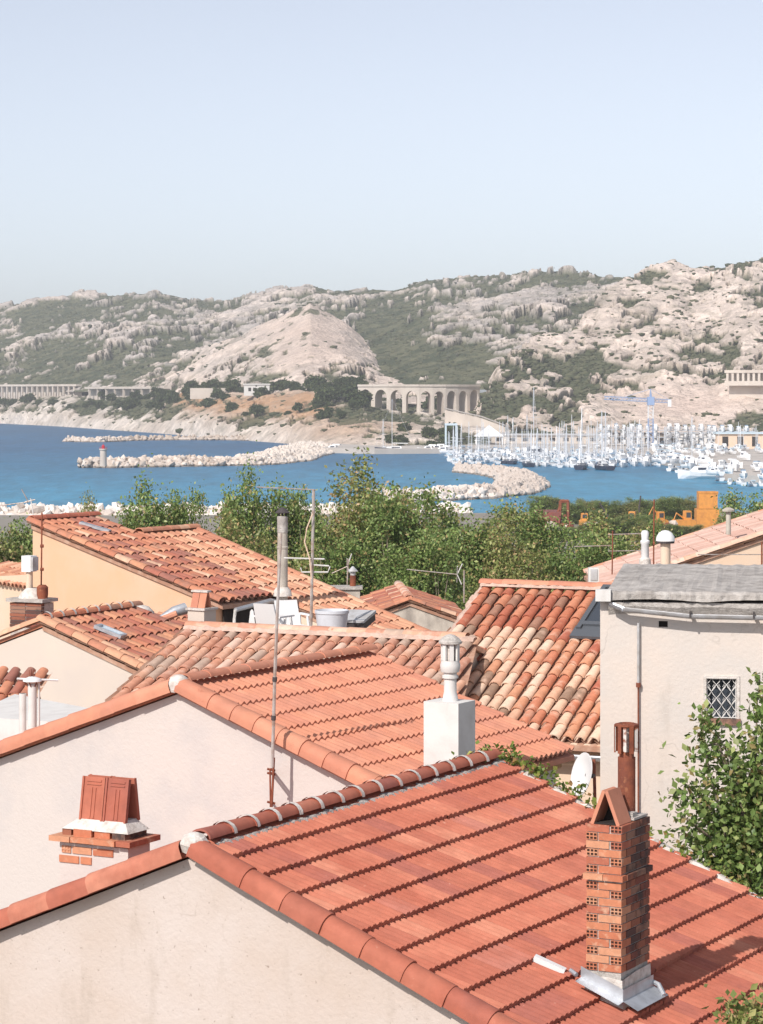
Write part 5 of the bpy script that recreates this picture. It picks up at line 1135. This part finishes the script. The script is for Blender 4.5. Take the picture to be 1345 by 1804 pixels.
for x, yt, Y, k, lab in TREES:
    tp = P(x, yt+10, Y); H_ = (15, 14, 14, 13)[k]; zg = gz(Y); s_ = (tp.z-zg)/TOPZ[k]; sw = min(max(s_, .85), 1.15)
    t = thing('plane_tree', Vector((tp.x, Y, zg)), lab, 'tree', 'plane trees along the waterfront')
    sw *= {258:.85, 316:.62, 424:.72, 518:.8, 160:.5, 575:.8}.get(x, 1)
    Mx = T(tp.x, Y, zg) @ RZ(x*1.7) @ Matrix.Diagonal((sw, sw, s_, 1))
    mk('trunk', PROT[k][0], t, Mx); mk('crown', PROT[k][1], t, Mx)
# near climbing shrub in front of the pinkish white house
rs = np.random.RandomState(77)
sk_ = thing('shrub', P(1290,1560,29.5), 'leafy green shrub with long shoots in front of the pinkish white house', 'shrub')
stems = [[(1300,1580),(1280,1500),(1255,1440),(1225,1410),(1178,1402)],[(1300,1580),(1275,1450),(1250,1360),(1240,1300),(1237,1250)],[(1310,1580),(1290,1480),(1250,1420),(1215,1385),(1205,1380)],
 [(1320,1580),(1310,1430),(1290,1340),(1262,1290),(1245,1255)],[(1330,1580),(1335,1440),(1332,1320),(1335,1240),(1340,1190)],[(1340,1580),(1345,1420),(1350,1300),(1352,1220)],[(1300,1580),(1270,1490),(1220,1450),(1190,1430)],
 [(1325,1580),(1315,1480),(1300,1400),(1285,1350)],[(1310,1580),(1270,1510),(1240,1490),(1215,1470)],[(1330,1580),(1330,1500),(1325,1420),(1318,1370)],[(1280,1350),(1265,1310),(1225,1318)],[(1350,1580),(1370,1400),(1375,1250)]]
C = []; sm_ = MB()
for i, st in enumerate(stems):
    dY = rs.uniform(-.45, .45); pts = [P(x, y, 29.5+dY*(k/len(st))) for k, (x, y) in enumerate(st)]
    sm_.tube(pts, [max(.006, .028-.007*k) for k in range(len(pts))], 5)
    for k in range(len(pts)-1):
        dens = 30 if k < len(pts)-2 else 26
        L_ = (pts[k+1]-pts[k]).length; n = int(L_*(280 if k < 2 else 170)); f = rs.rand(n, 1); sp = (.20, .17, .10, .06)[min(k, 3)]
        C.append(np.array(pts[k])*(1-f)+np.array(pts[k+1])*f+rs.normal(size=(n, 3))*sp)
f = rs.normal(size=(1700, 3))*[.30,.22,.32]+np.array(P(1310,1500,29.7)); C.append(f); f = rs.normal(size=(900, 3))*[.2,.2,.3]+np.array(P(1340,1420,29.7)); C.append(f)
part('stems', sm_, M['bark'], sk_)
mk('leaves', leaf_mesh(np.concatenate(C), .066, rs, GREEN, M['leaf'], 'leaves', 1.35, .6), sk_, Matrix(), kind='stuff')
# corner bush
cb3 = thing('bush', P(1335,1830,20.5), 'corner of a yellow green bush at the bottom right', 'bush')
C = rs.normal(size=(1500, 3))*[.16,.15,.11]+np.array(P(1345,1812,20.4)); mk('leaves', leaf_mesh(C, .05, rs, OLIVE, M['leaf'], 'leaves', 1.4, .6), cb3, Matrix(), kind='stuff')
part('stem', MB().tube([P(1350,1990,20.4), P(1350,1820,20.4)], .02, 5), M['bark'], cb3)
# ivy along the far verge of the nearest roof
iv = thing('ivy', OA+rA*LA, 'ivy creeping along the far edge of the nearest red roof', 'ivy'); C = []
for k in range(80):
    t_ = abs(rs.normal())*1.1 if k < 45 else rs.uniform(0, 4.6)
    c = OA+rA*(LA+rs.normal()*.06)+dR*(t_)+UP*(.06+abs(rs.normal())*.03); C.append(np.array(c)+rs.normal(size=(9, 3))*.05)
for k in range(14): C.append(np.array(OA+rA*(LA-.3+rs.normal()*.2)-gA*.05+UP*.06)+rs.normal(size=(7, 3))*.05)
mk('leaves', leaf_mesh(np.concatenate(C), .055, rs, [((.20,.26,.05),.4),((.13,.19,.04),.35),((.34,.20,.08),.15),((.30,.30,.08),.1)], M['leaf'], 'leaves', 1.1, 1.2), iv, Matrix(), kind='stuff')
# pines and bushes on the coast
def pine_proto(seed, H_, R_, flat):
    rs_ = np.random.RandomState(seed); C = []
    for k in range(26):
        v = rs_.normal(size=3); v /= np.linalg.norm(v); rr = rs_.rand()**.4
        c = np.array([v[0]*R_*rr, v[1]*R_*rr, H_*.66+v[2]*H_*flat*rr]); C.append(c+rs_.normal(size=(34, 3))*[R_*.20, R_*.20, R_*.14])
    tr = MB().tube([(0,0,-1),(.2,.1,H_*.35),(0,.2,H_*.6)], [.35,.28,.16], 6)
    for k in range(4): a = k*1.6+seed; tr.tube([(.1,.1,H_*.42),(R_*.6*math.cos(a),R_*.6*math.sin(a),H_*.66)], [.14,.05], 5)
    return tr.mesh('trunk', M['bark']), leaf_mesh(np.concatenate(C), 1.05, rs_, [((.050,.070,.030),.5),((.070,.088,.036),.35),((.10,.11,.05),.15)], M['pine'])
PP = [pine_proto(5, 9, 4.2, .30), pine_proto(6, 8, 3.6, .34), pine_proto(7, 6, 3.8, .38)]
rgp = random.Random(4)
COAST = [(-420,702,2500),(0,703,2120),(140,702,1960),(200,700,1860),(300,697,1720),(400,697,1560),(470,697,1500),(560,697,1440),(640,690,1420),(700,712,1400),(780,725,1380),(900,735,1330)]
SHORE = [(-420,744,2330),(0,746,2043),(100,751,1876),(200,758,1683),(300,765,1526),(400,774,1362),(500,781,1257),(560,788,1168),(650,793,1111),(780,794,1100),(900,790,1144)]
def coast(x, f):                                             # ground point on the coastal slope, f 0 at the sea .. 1 at the ledge
    I = lambda a, k: np.interp(x, [q[0] for q in a], [q[k] for q in a])
    yc, Yc, yf, Yf = I(COAST,1), I(COAST,2), I(SHORE,1), I(SHORE,2); zc = CAMZ-(yc-HY)/F*Yc; zf = CAMZ-(yf-HY)/F*Yf
    Y = Yf+(Yc-Yf)*f; return Vector(((x-CX)/F*Y, Y, zf+(zc-zf)*f**.8))
spots = []
for x0, x1, f0, f1, n, lab in ((150,300,.45,.95,22,'dark pine on the coast below the low railway wall on piers'),(0,150,.5,.9,12,'dark pine on the coast below the colonnade gallery'),(300,345,.6,.98,7,'dark pine left of the orange earth bank on the coast'),(355,400,.55,.9,5,'dark pine on the left part of the orange earth bank'),(400,560,.4,.8,9,'dark pine on the orange earth bank below the white coast house'),(560,642,.35,.95,24,'dark pine in the wood left of the viaduct'),(680,800,.02,.22,12,'dark pine at the foot of the viaduct near the quay'),(772,802,.02,.16,7,'dark pine at the end of the sloping retaining wall'),(480,640,1.0,1.1,26,'dark pine in the wood right of the white coast house'),(330,430,1.0,1.1,12,'dark pine on the ledge left of the white coast house')):
    for k in range(n): spots.append((rgp.uniform(x0, x1), rgp.uniform(f0, f1), lab))
for k in range(30): spots.append((rgp.uniform(640, 845), None, 'dark pine added behind the viaduct to darken its arches'))  # pines added behind the arches to make them look darker
for x, f, lab in spots:
    if f is None: Yb = rgp.uniform(1405, 1450); p = Vector(((x-CX)/F*Yb, Yb, 13.5)); f = 1
    else: p = coast(x, f)
    s_ = rgp.uniform(.65, 1.15)*(.8 if f < .6 else 1.0); k = rgp.randrange(3)
    t = thing('pine_tree', p-UP*.8, lab, 'tree', 'pines on the far coast')
    Mx = T(*(p-UP*.8)) @ RZ(rgp.uniform(0, 6)) @ Matrix.Scale(s_, 4); mk('trunk', PP[k][0], t, Mx); mk('crown', PP[k][1], t, Mx)

# ================================================================== HARBOUR
def hull_mesh(L_, B_, fb, mat, sheer=.35):
    st = [(-.5,.78,0),(-.3,.95,0),(0,1,0),(.25,.8,.1),(.42,.38,.25),(.5,.03,.4)]; rows = []
    for y, w_, s_ in st:
        w2 = B_/2*w_; h = fb*(1+sheer*max(0, y)*2); rows.append([(-w2,y*L_,h),(-w2*.9,y*L_,h*.4),(-w2*.5,y*L_*.97,-.25),(w2*.5,y*L_*.97,-.25),(w2*.9,y*L_,h*.4),(w2,y*L_,h),(0,y*L_,h+.08),(-w2,y*L_,h)])
    mb = MB().grid(rows); mb.add([rows[0][i] for i in range(6)], [(5,4,3,2,1,0)]); return mb.mesh('hull', mat, False)
def sailboat(L_, H_, hm, cov):
    t = thing('sailing_boat', Vector((0,0,0)), 'x', 'sailing boat'); b_ = L_*.31
    mk('hull', hull_mesh(L_, b_, L_*.105, hm), t, Matrix())
    part('cabin', MB().add([(-b_*.3,-L_*.15,L_*.1),(b_*.3,-L_*.15,L_*.1),(b_*.22,L_*.24,L_*.11),(-b_*.22,L_*.24,L_*.11),(-b_*.26,-L_*.13,L_*.165),(b_*.26,-L_*.13,L_*.165),(b_*.16,L_*.2,L_*.15),(-b_*.16,L_*.2,L_*.15)], [(4,5,6,7),(0,1,5,4),(1,2,6,5),(2,3,7,6),(3,0,4,7)]), M['hullw'], t)
    part('windows', MB().box(-b_*.29,b_*.29,-L_*.10,L_*.10,L_*.125,L_*.145), M['hulld'], t)
    part('mast', MB().tube([(0,L_*.08,L_*.12),(0,L_*.08,H_)], [.13,.09], 6), M['mast'], t)
    part('rigging', MB().tube([(0,L_*.49,L_*.14),(0,L_*.08,H_)], .035, 3).tube([(0,-L_*.48,L_*.12),(0,L_*.08,H_)], .03, 3).tube([(-b_*.4,L_*.08,H_*.55),(b_*.4,L_*.08,H_*.55)], .05, 4), M['mast'], t)
    part('boom', MB().tube([(0,L_*.08,L_*.24),(0,-L_*.30,L_*.23)], [.16,.20], 6), cov, t)
    if L_ < 13: part('spray_hood', MB().prism([(-b_*.28,0),(b_*.28,0),(b_*.24,L_*.06),(-b_*.24,L_*.06)], -L_*.20, -L_*.12), cov, t, T(0,0,L_*.155))
    note_kids(t); return t
def motorboat(L_, hm, top):
    t = thing('motor_boat', Vector((0,0,0)), 'x', 'motor boat'); b_ = L_*.34
    mk('hull', hull_mesh(L_, b_, L_*.14, hm, .5), t, Matrix())
    part('cabin', MB().add([(-b_*.36,-L_*.2,L_*.13),(b_*.36,-L_*.2,L_*.13),(b_*.3,L_*.22,L_*.15),(-b_*.3,L_*.22,L_*.15),(-b_*.33,-L_*.18,L_*.28),(b_*.33,-L_*.18,L_*.28),(b_*.25,L_*.08,L_*.28),(-b_*.25,L_*.08,L_*.28)], [(4,5,6,7),(0,1,5,4),(2,3,7,6),(1,2,6,5),(3,0,4,7)]), M['hullw'], t)
    part('windows', MB().box(-b_*.345,b_*.345,-L_*.14,L_*.05,L_*.20,L_*.25), M['hulld'], t)
    part('canopy', MB().prism([(-b_*.3,0),(b_*.3,0),(b_*.26,L_*.05),(-b_*.26,L_*.05)], -L_*.36, -L_*.05), top, t, T(0,0,L_*.285))
    note_kids(t); return t
SP = [sailboat(10, 14, M['hullw'], M['hullb']), sailboat(9, 12, M['hullw'], M['mast']), sailboat(11.5, 16.5, M['hulld'], M['hullw']), sailboat(8, 11, M['hullw'], M['teal'])]
MP = [motorboat(8, M['hullw'], M['hullb']), motorboat(7, M['hullw'], M['teal']), motorboat(9, M['hullw'], M['hullw'])]
rb = random.Random(12); first = set(); nboat = [0]
def moor(proto, p, rz, s_=1, label=None, group=None):
    Mx = T(*p) @ RZ(rz) @ Matrix.Scale(s_, 4)
    if proto.name not in first: first.add(proto.name); proto.matrix_basis = Mx; WM[proto.name] = Mx; c = proto
    else: c = copy_tree(proto, Mx)
    c['label'] = label; c['group'] = group or c.get('group', '')
    if not group and 'group' in c: del c['group']
    nboat[0] += 1; return c
LABS = ['white sailing boat with blue sail cover moored in the marina','white sailing boat with bare boom moored in the marina','dark hulled sailing boat moored in the marina','small white sailing boat with pale blue cover in the marina']
LABM = ['white motor boat with blue canopy in the marina','small white motor boat with pale blue canopy in the marina','larger white motor boat with white top in the marina']
for yw, xa, xb, st in ((798,800,1080,14),(802,792,1110,12),(806,790,1125,12),(811,795,1160,13),(816,800,1180,14),(822,930,1170,16)):
    x = xa
    while x < xb:
        p = W0(x, yw+rb.uniform(-1.5,1.5)); rz = rb.choice((0, math.pi))+rb.uniform(-.25,.25)
        if rb.random() < .66: k = rb.choice((0,1,1,1,3,3,2) if yw > 812 else (0,1,1,1,3)); moor(SP[k], p, rz, rb.uniform(.8,1.12), LABS[k], 'sailing boats in the marina')
        else: k = rb.randrange(3); moor(MP[k], p, rz, rb.uniform(.8,1.15), LABM[k], 'motor boats in the marina')
        x += st*rb.uniform(.75,1.3)
x = 1185
while x < 1345:                                              # along the slanting quay on the right
    p = W0(x, np.interp(x, [1180,1275,1345],[826,850,858])+rb.uniform(-2,3)); k = rb.randrange(3); moor(MP[k], p, rb.uniform(-.6,.2), rb.uniform(.6,.8), LABM[k], 'motor boats in the marina'); x += rb.uniform(15,24)
BIG = sailboat(17, 22, M['hulld'], M['hullw'])
moor(BIG, W0(697,798), math.pi/2+.1, 1, 'large dark sailing yacht moored alone left of the marina')
moor(SP[1], W0(676,797), .2, 1.15, 'white sailing boat lying behind the large dark yacht')
moor(BIG, W0(942,800), .1, 1.22, 'sailing yacht with the tallest mast in the marina'); moor(SP[2], W0(1063,828), .3, 1.15, 'dark hulled yacht with tall white mast at the front of the marina'); moor(SP[2], W0(1025,827), -.2, 1.2, 'dark hulled yacht left of the other dark one at the marina front')
moor(SP[0], W0(1222,826), .3, 1.2, 'sailing boat with a tall mast left of the white motor yacht')
for x, y in ((586,796),(755,797),(780,799),(770,796)): moor(MP[2], W0(x, y), 1.2, 1.1, 'white motor boat at the quay left of the marina', 'motor boats left of the marina')
YA = motorboat(15, M['hullw'], M['hullw']); moor(YA, W0(1232,843), 1.75, .85, 'long white motor yacht moored at the right of the marina')
# boats laid up on racks behind the quay
for r_, (xr, Yr, wd) in enumerate(((1085,1105,16),(1140,1090,16),(1215,1080,20),(1290,1060,18),(1180,1010,16),(1260,1000,16))):
    p = P(xr, 700, Yr); p.z = 1.9; nt_ = 3 if r_ < 4 else 1
    if nt_ > 1:
        t = thing('boat_rack', p, ('blue steel boat rack beside the crane','boat rack behind the crane mast','widest boat rack right of the crane','boat rack at the right edge of the boatyard')[r_], 'rack'); fr = MB()
        for q in range(5):
            x = (q-2)*wd/4; 
            for y in (-3, 3): part('post', MB().box(x-.12,x+.12,y-.12,y+.12,0,8.4), M['rackg'], t, T(*p))
        for z in (.8, 3.8, 6.8): part('shelf', MB().box(-wd/2,wd/2,-3.2,-2.9,z,z+.25).box(-wd/2,wd/2,2.9,3.2,z,z+.25), M['rackg'], t, T(*p))
    for z in ((1.1,4.1,7.1) if nt_ > 1 else (.6,)):
        for q in range(int(wd/3.3)):
            k = rb.randrange(3); moor(MP[k], p+Vector((-wd/2+1.7+q*3.3, -1, z)), math.pi+rb.uniform(-.1,.1), rb.uniform(.8,.95), ('white motor boat with blue canopy laid up in the boatyard','small white motor boat with pale blue canopy laid up ashore','larger white motor boat with white top laid up ashore')[k], 'boats laid up in the boatyard')
for k in range(16):
    x = rb.uniform(1110,1340); p = P(x, 700, rb.uniform(930,1040)); p.z = 2.6; q = rb.choice((1,3,0)); moor(SP[q], p, rb.uniform(-.5,.5), rb.uniform(.7,.95), ('sailing boat with blue cover laid up ashore at the right','sailing boat with bare boom laid up ashore at the right','','small sailing boat with pale blue cover ashore at the right')[q], 'sailing boats laid up ashore')
for k in range(60):                                          # more small craft and covers on the hard standing at the right
    x = rb.uniform(1130, 1350); y0 = np.interp(x, [1090,1180,1275,1345],[800,822,846,852]); p = W0(x, rb.uniform(783, y0-3), 2.5); q = rb.randrange(3)
    moor(MP[q], p, rb.uniform(-.7,.7)+rb.choice((0, math.pi)), rb.uniform(.65,.95), ('white motor boat with blue canopy laid up in the boatyard','small white motor boat with pale blue canopy laid up ashore','larger white motor boat with white top laid up ashore')[q], 'boats laid up in the boatyard')
# tower crane
cr = P(1147,790,1060); cr.z = 1.9; t = thing('tower_crane', cr, 'blue and white tower crane standing in the boatyard', 'crane'); k = 1060/F
def lattice(a, b, w_, n, mat, parent, name):
    mb = MB(); d = (b-a)/n; u = Vector((0,1,0)) if abs(d.normalized().z) > .5 else UP; s_ = d.normalized().cross(u).normalized(); u = s_.cross(d.normalized()); cs = [s_*i*w_+u*j*w_ for i, j in ((-.5,-.5),(.5,-.5),(.5,.5),(-.5,.5))]
    for c in cs: mb.tube([a+c, b+c], .16, 4)
    for q in range(n):
        for i in range(4): mb.tube([a+d*q+cs[i], a+d*(q+1)+cs[(i+1) % 4]], .10, 3)
    return part(name, mb, mat, parent)
top = Vector((cr.x, cr.y, CAMZ-(705-HY)/F*1060))
lattice(cr, cr+Vector((0,0,(top.z-cr.z)*.62)), 2.0, 9, M['craneb'], t, 'lower_mast'); lattice(cr+Vector((0,0,(top.z-cr.z)*.62)), top, 2.0, 5, M['hullw'], t, 'upper_mast')
lattice(top, top+Vector((-82*k,0,1.0)), 1.3, 14, M['craneb'], t, 'jib'); lattice(top, top+Vector((35*k,0,-.4)), 1.3, 6, M['craneb'], t, 'counter_jib')
part('cab', MB().box(-1.4,1.4,-1.5,1.2,-2.0,1.4), M['craneb'], t, T(*top)); part('apex', MB().tube([(0,0,1),(0,0,4.6)], [.6,.15], 4).tube([(0,0,4.6),(-45*k,0,1.4)], .08, 3).tube([(0,0,4.6),(30*k,0,.6)], .08, 3), M['craneb'], t, T(*top))
part('counterweight', MB().box(30*k,36*k,-1,1,-2.6,.2), M['hullw'], t, T(*top))
# quay buildings
for nm, x, y, Y, w_, h_, lab, mats in (('harbour_building',1165,775,1130,42,4.5,'low dark roofed harbour building behind the crane',('vstone','darksteel')),('harbour_building',1235,770,1120,30,5,'pale low building behind the boat racks',('white','zincdull')),('harbour_building',985,782,1160,60,3.6,'long low quay building behind the masts',('vstone','zincdull')),('harbour_building',1330,785,1050,30,6,'pale workshop at the right edge of the boatyard',('plasI','teal'))):
    p = P(x, y, Y); p.z = 1.9; t = thing(nm, p, lab, 'building')
    part('wall', MB().box(-w_/2,w_/2,0,9,0,h_), M[mats[0]], t, T(*p)); part('roof', MB().prism([(-w_/2-.6,h_),(w_/2+.6,h_),(w_/2+.6,h_+.7),(-w_/2-.6,h_+.7)],-.8,9.6), M[mats[1]], t, T(*p))
    for q in range(int(w_/6)): part('window', MB().box(-w_/2+2+q*6,-w_/2+4.4+q*6,-.1,.1,1,h_-1), M['hole'], t, T(*p))
p = W0(862,783,1.9); t = thing('marquee', p, 'white pyramid roofed pavilion on the marina quay', 'pavilion')
part('roof', MB().add([(-6,-6,4),(6,-6,4),(6,6,4),(-6,6,4),(0,0,8.5),(-6.5,-6.5,3.6),(6.5,-6.5,3.6),(6.5,6.5,3.6),(-6.5,6.5,3.6)], [(0,1,4),(1,2,4),(2,3,4),(3,0,4),(5,6,1,0),(6,7,2,1),(7,8,3,2),(8,5,0,3)]), M['hullw'], t, T(*p))
for sx in (-1,1):
    for sy in (-1,1): part('post', MB().box(sx*5.6-.2,sx*5.6+.2,sy*5.6-.2,sy*5.6+.2,0,3.8), M['hullw'], t, T(*p))
t = thing('blue_boat_lift', W0(795,787,1.9), 'pale blue boat lift frame left of the marina', 'boat lift'); p = W0(795,787,1.9)
for sx in (-2.2,2.2):
    for sy in (-3,3): part('post', MB().box(sx-.3,sx+.3,sy-.3,sy+.3,0,9), M['teal'], t, T(*p))
part('beam', MB().box(-2.6,2.6,-3.4,-2.6,9,9.8).box(-2.6,2.6,2.6,3.4,9,9.8), M['teal'], t, T(*p))
# works yard on the near shore: barge, machines
bY = 440
bg0 = P(968,930,bY); bg0.z = 2.3; t = thing('barge', bg0, 'rust red barge hull with dark A-frame on the near shore', 'barge')
k = bY/F
part('hull', MB().prism([(-20*k,0),(14*k,0),(18*k,26*k),(-26*k,26*k)], -5, 5), M['barge'], t, T(*bg0))
part('gallows', MB().tube([(18*k,0,0),(20*k,0,44*k)],.28,5).tube([(34*k,0,0),(33*k,0,44*k)],.28,5).tube([(19*k,0,43*k),(34*k,0,43*k)],.3,5).tube([(8*k,0,8*k),(20*k,0,36*k)],.22,5).tube([(4*k,-2,4*k),(16*k,-2,30*k)],.2,5).tube([(10*k,-2,4*k),(28*k,-2,20*k)],.2,5), M['rust'], t, T(*bg0))
def machine(x, y, Y, w_, h_, lab, cabx, boom):
    p = P(x, y, Y); p.z = 2.3; t = thing('orange_machine', p, lab, 'machine', None, rb.uniform(-.3,.3)); WM[t.name] = WM[t.name] @ Matrix.Scale(.62, 4); t.matrix_basis = WM[t.name]; Mx = WM[t.name]
    for s_ in (-1, 1): part('track', MB().tube([(-w_/2,s_*1.1,.5),(w_/2,s_*1.1,.5)],.5,8), M['darksteel'], t, Mx)
    part('body', MB().prism([(-w_/2,1),(w_/2,1),(w_/2,h_*.5),(w_/2-.5,h_*.58),(-w_/2+.3,h_*.58),(-w_/2,h_*.5)],-1.3,1.3), M['orange'], t, Mx)
    part('cab', MB().prism([(cabx-.9,h_*.58),(cabx+.9,h_*.58),(cabx+.8,h_),(cabx-.8,h_)],-1.0,1.0), M['orange'], t, Mx); part('cab_window', MB().box(cabx-.6,cabx+.6,-1.03,-.9,h_*.68,h_*.92), M['glass'], t, Mx)
    if boom: part('boom', MB().tube([(w_*.2,0,h_*.5)]+[(q[0],0,q[1]) for q in boom],.22,5), M['darksteel' if boom[0][0] > 0 else 'orange'], t, Mx)
machine(1030,935,430,2.6,4.2,'small orange and white machine beside the red barge',0,None)
machine(1065,940,420,4,3.8,'low orange machine left of the pair of dark booms',.4,[(1,4.2),(-1.2,7.6)])
machine(1120,945,420,5.5,5.4,'orange excavator with two thin dark booms',-.8,[(1,6.5),(1.4,9.5)])
machine(1160,940,425,5,5.0,'orange excavator between the booms and the orange box',.6,[(-1.5,6.2),(-2.6,4)])
machine(1205,945,420,6,5.6,'big orange loader below the orange box',1,[(-2,5),(-3,2.5)])
bxp = P(1246,945,425); bxp.z = 2.3; t = thing('orange_cabin', bxp, 'square orange steel cabin raised above the works yard', 'cabin'); k = 425/F
part('cabin', MB().box(-16*k,17*k,-1.5,1.5,3.6,6.4), M['orange'], t, T(*bxp)); part('base', MB().box(-20*k,20*k,-1.6,1.6,.0,3.55), M['orange'], t, T(*bxp)); part('rib', MB().box(-17*k,18*k,-1.56,-1.5,6.1,6.45).box(-17*k,18*k,-1.56,-1.5,3.6,3.8), M['orange'], t, T(*bxp))
for x in (1000, 1085, 1140, 1180):
    p = P(x, 948, 405); p.z = 2.2; t = thing('rubble_heap', p, {1000:'heap of brown scrap right of the barge',1085:'heap of rubble below the low orange machine',1140:'heap of rubble below the orange excavator',1180:'heap of rubble left of the orange loader'}[x], 'rubble')
    for q in range(26):
        a, b = rockmesh(q % 7+3); part('stone', MB().add(a, b, T(rb.gauss(0,2.2),rb.gauss(0,1.5),rb.uniform(.2,2.2)) @ RZ(rb.uniform(0,6)) @ Matrix.Scale(rb.uniform(.8,1.5),4)), M['rust'] if q % 3 == 0 else M['rock'], t, T(*p))

# bushes at the edge of the works yard
for i, (x, y, Y, s_) in enumerate(((1010,930,395,.5),(1045,920,392,.55),(1075,912,390,.6),(1100,915,396,.6),(1128,908,392,.62),(1150,918,388,.6),(1182,924,390,.5),(1215,925,392,.45),(975,935,390,.5),(1290,905,395,.6))):
    p = P(x, y, Y); p.z = 2.2; H_ = (CAMZ-(y-HY)/F*Y-2.2); k = i % 4; kz = H_/TOPZ[k]
    t = thing('bush', p, ('bush beside the rubble under the barge','bush under the small orange and white machine','bush below the low orange machine','bush between the two low orange machines','bush in front of the dark booms','bush right of the dark booms','bush in front of the orange loader','bush below the square orange cabin','bush in front of the red barge','bush right of the square orange cabin')[i], 'bush', 'bushes at the works yard')
    Mx = T(*p) @ RZ(i*1.3) @ Matrix.Diagonal((1.15, 1.15, kz*1.25, 1)) @ T(0, 0, -2.8); mk('trunk', PROT[k][0], t, Mx); mk('crown', PROT[k][1], t, Mx)

for i in range(10):                                          # low scrub on the shore strip between the trees and the water
    x = 960+i*27+rb.uniform(-8, 8) ; Y = rb.uniform(440, 470); p = P(x, 900, Y); p.z = 2.1; k = i % 4
    t = thing('bush', p, 'low green bush on the shore strip beside the works yard', 'bush', 'low bushes along the shore')
    Mx = T(*p) @ RZ(i*2.1) @ Matrix.Diagonal((1.3, 1.3, .42, 1)) @ T(0, 0, -5.2); mk('trunk', PROT[k][0], t, Mx); mk('crown', PROT[k][1], t, Mx)
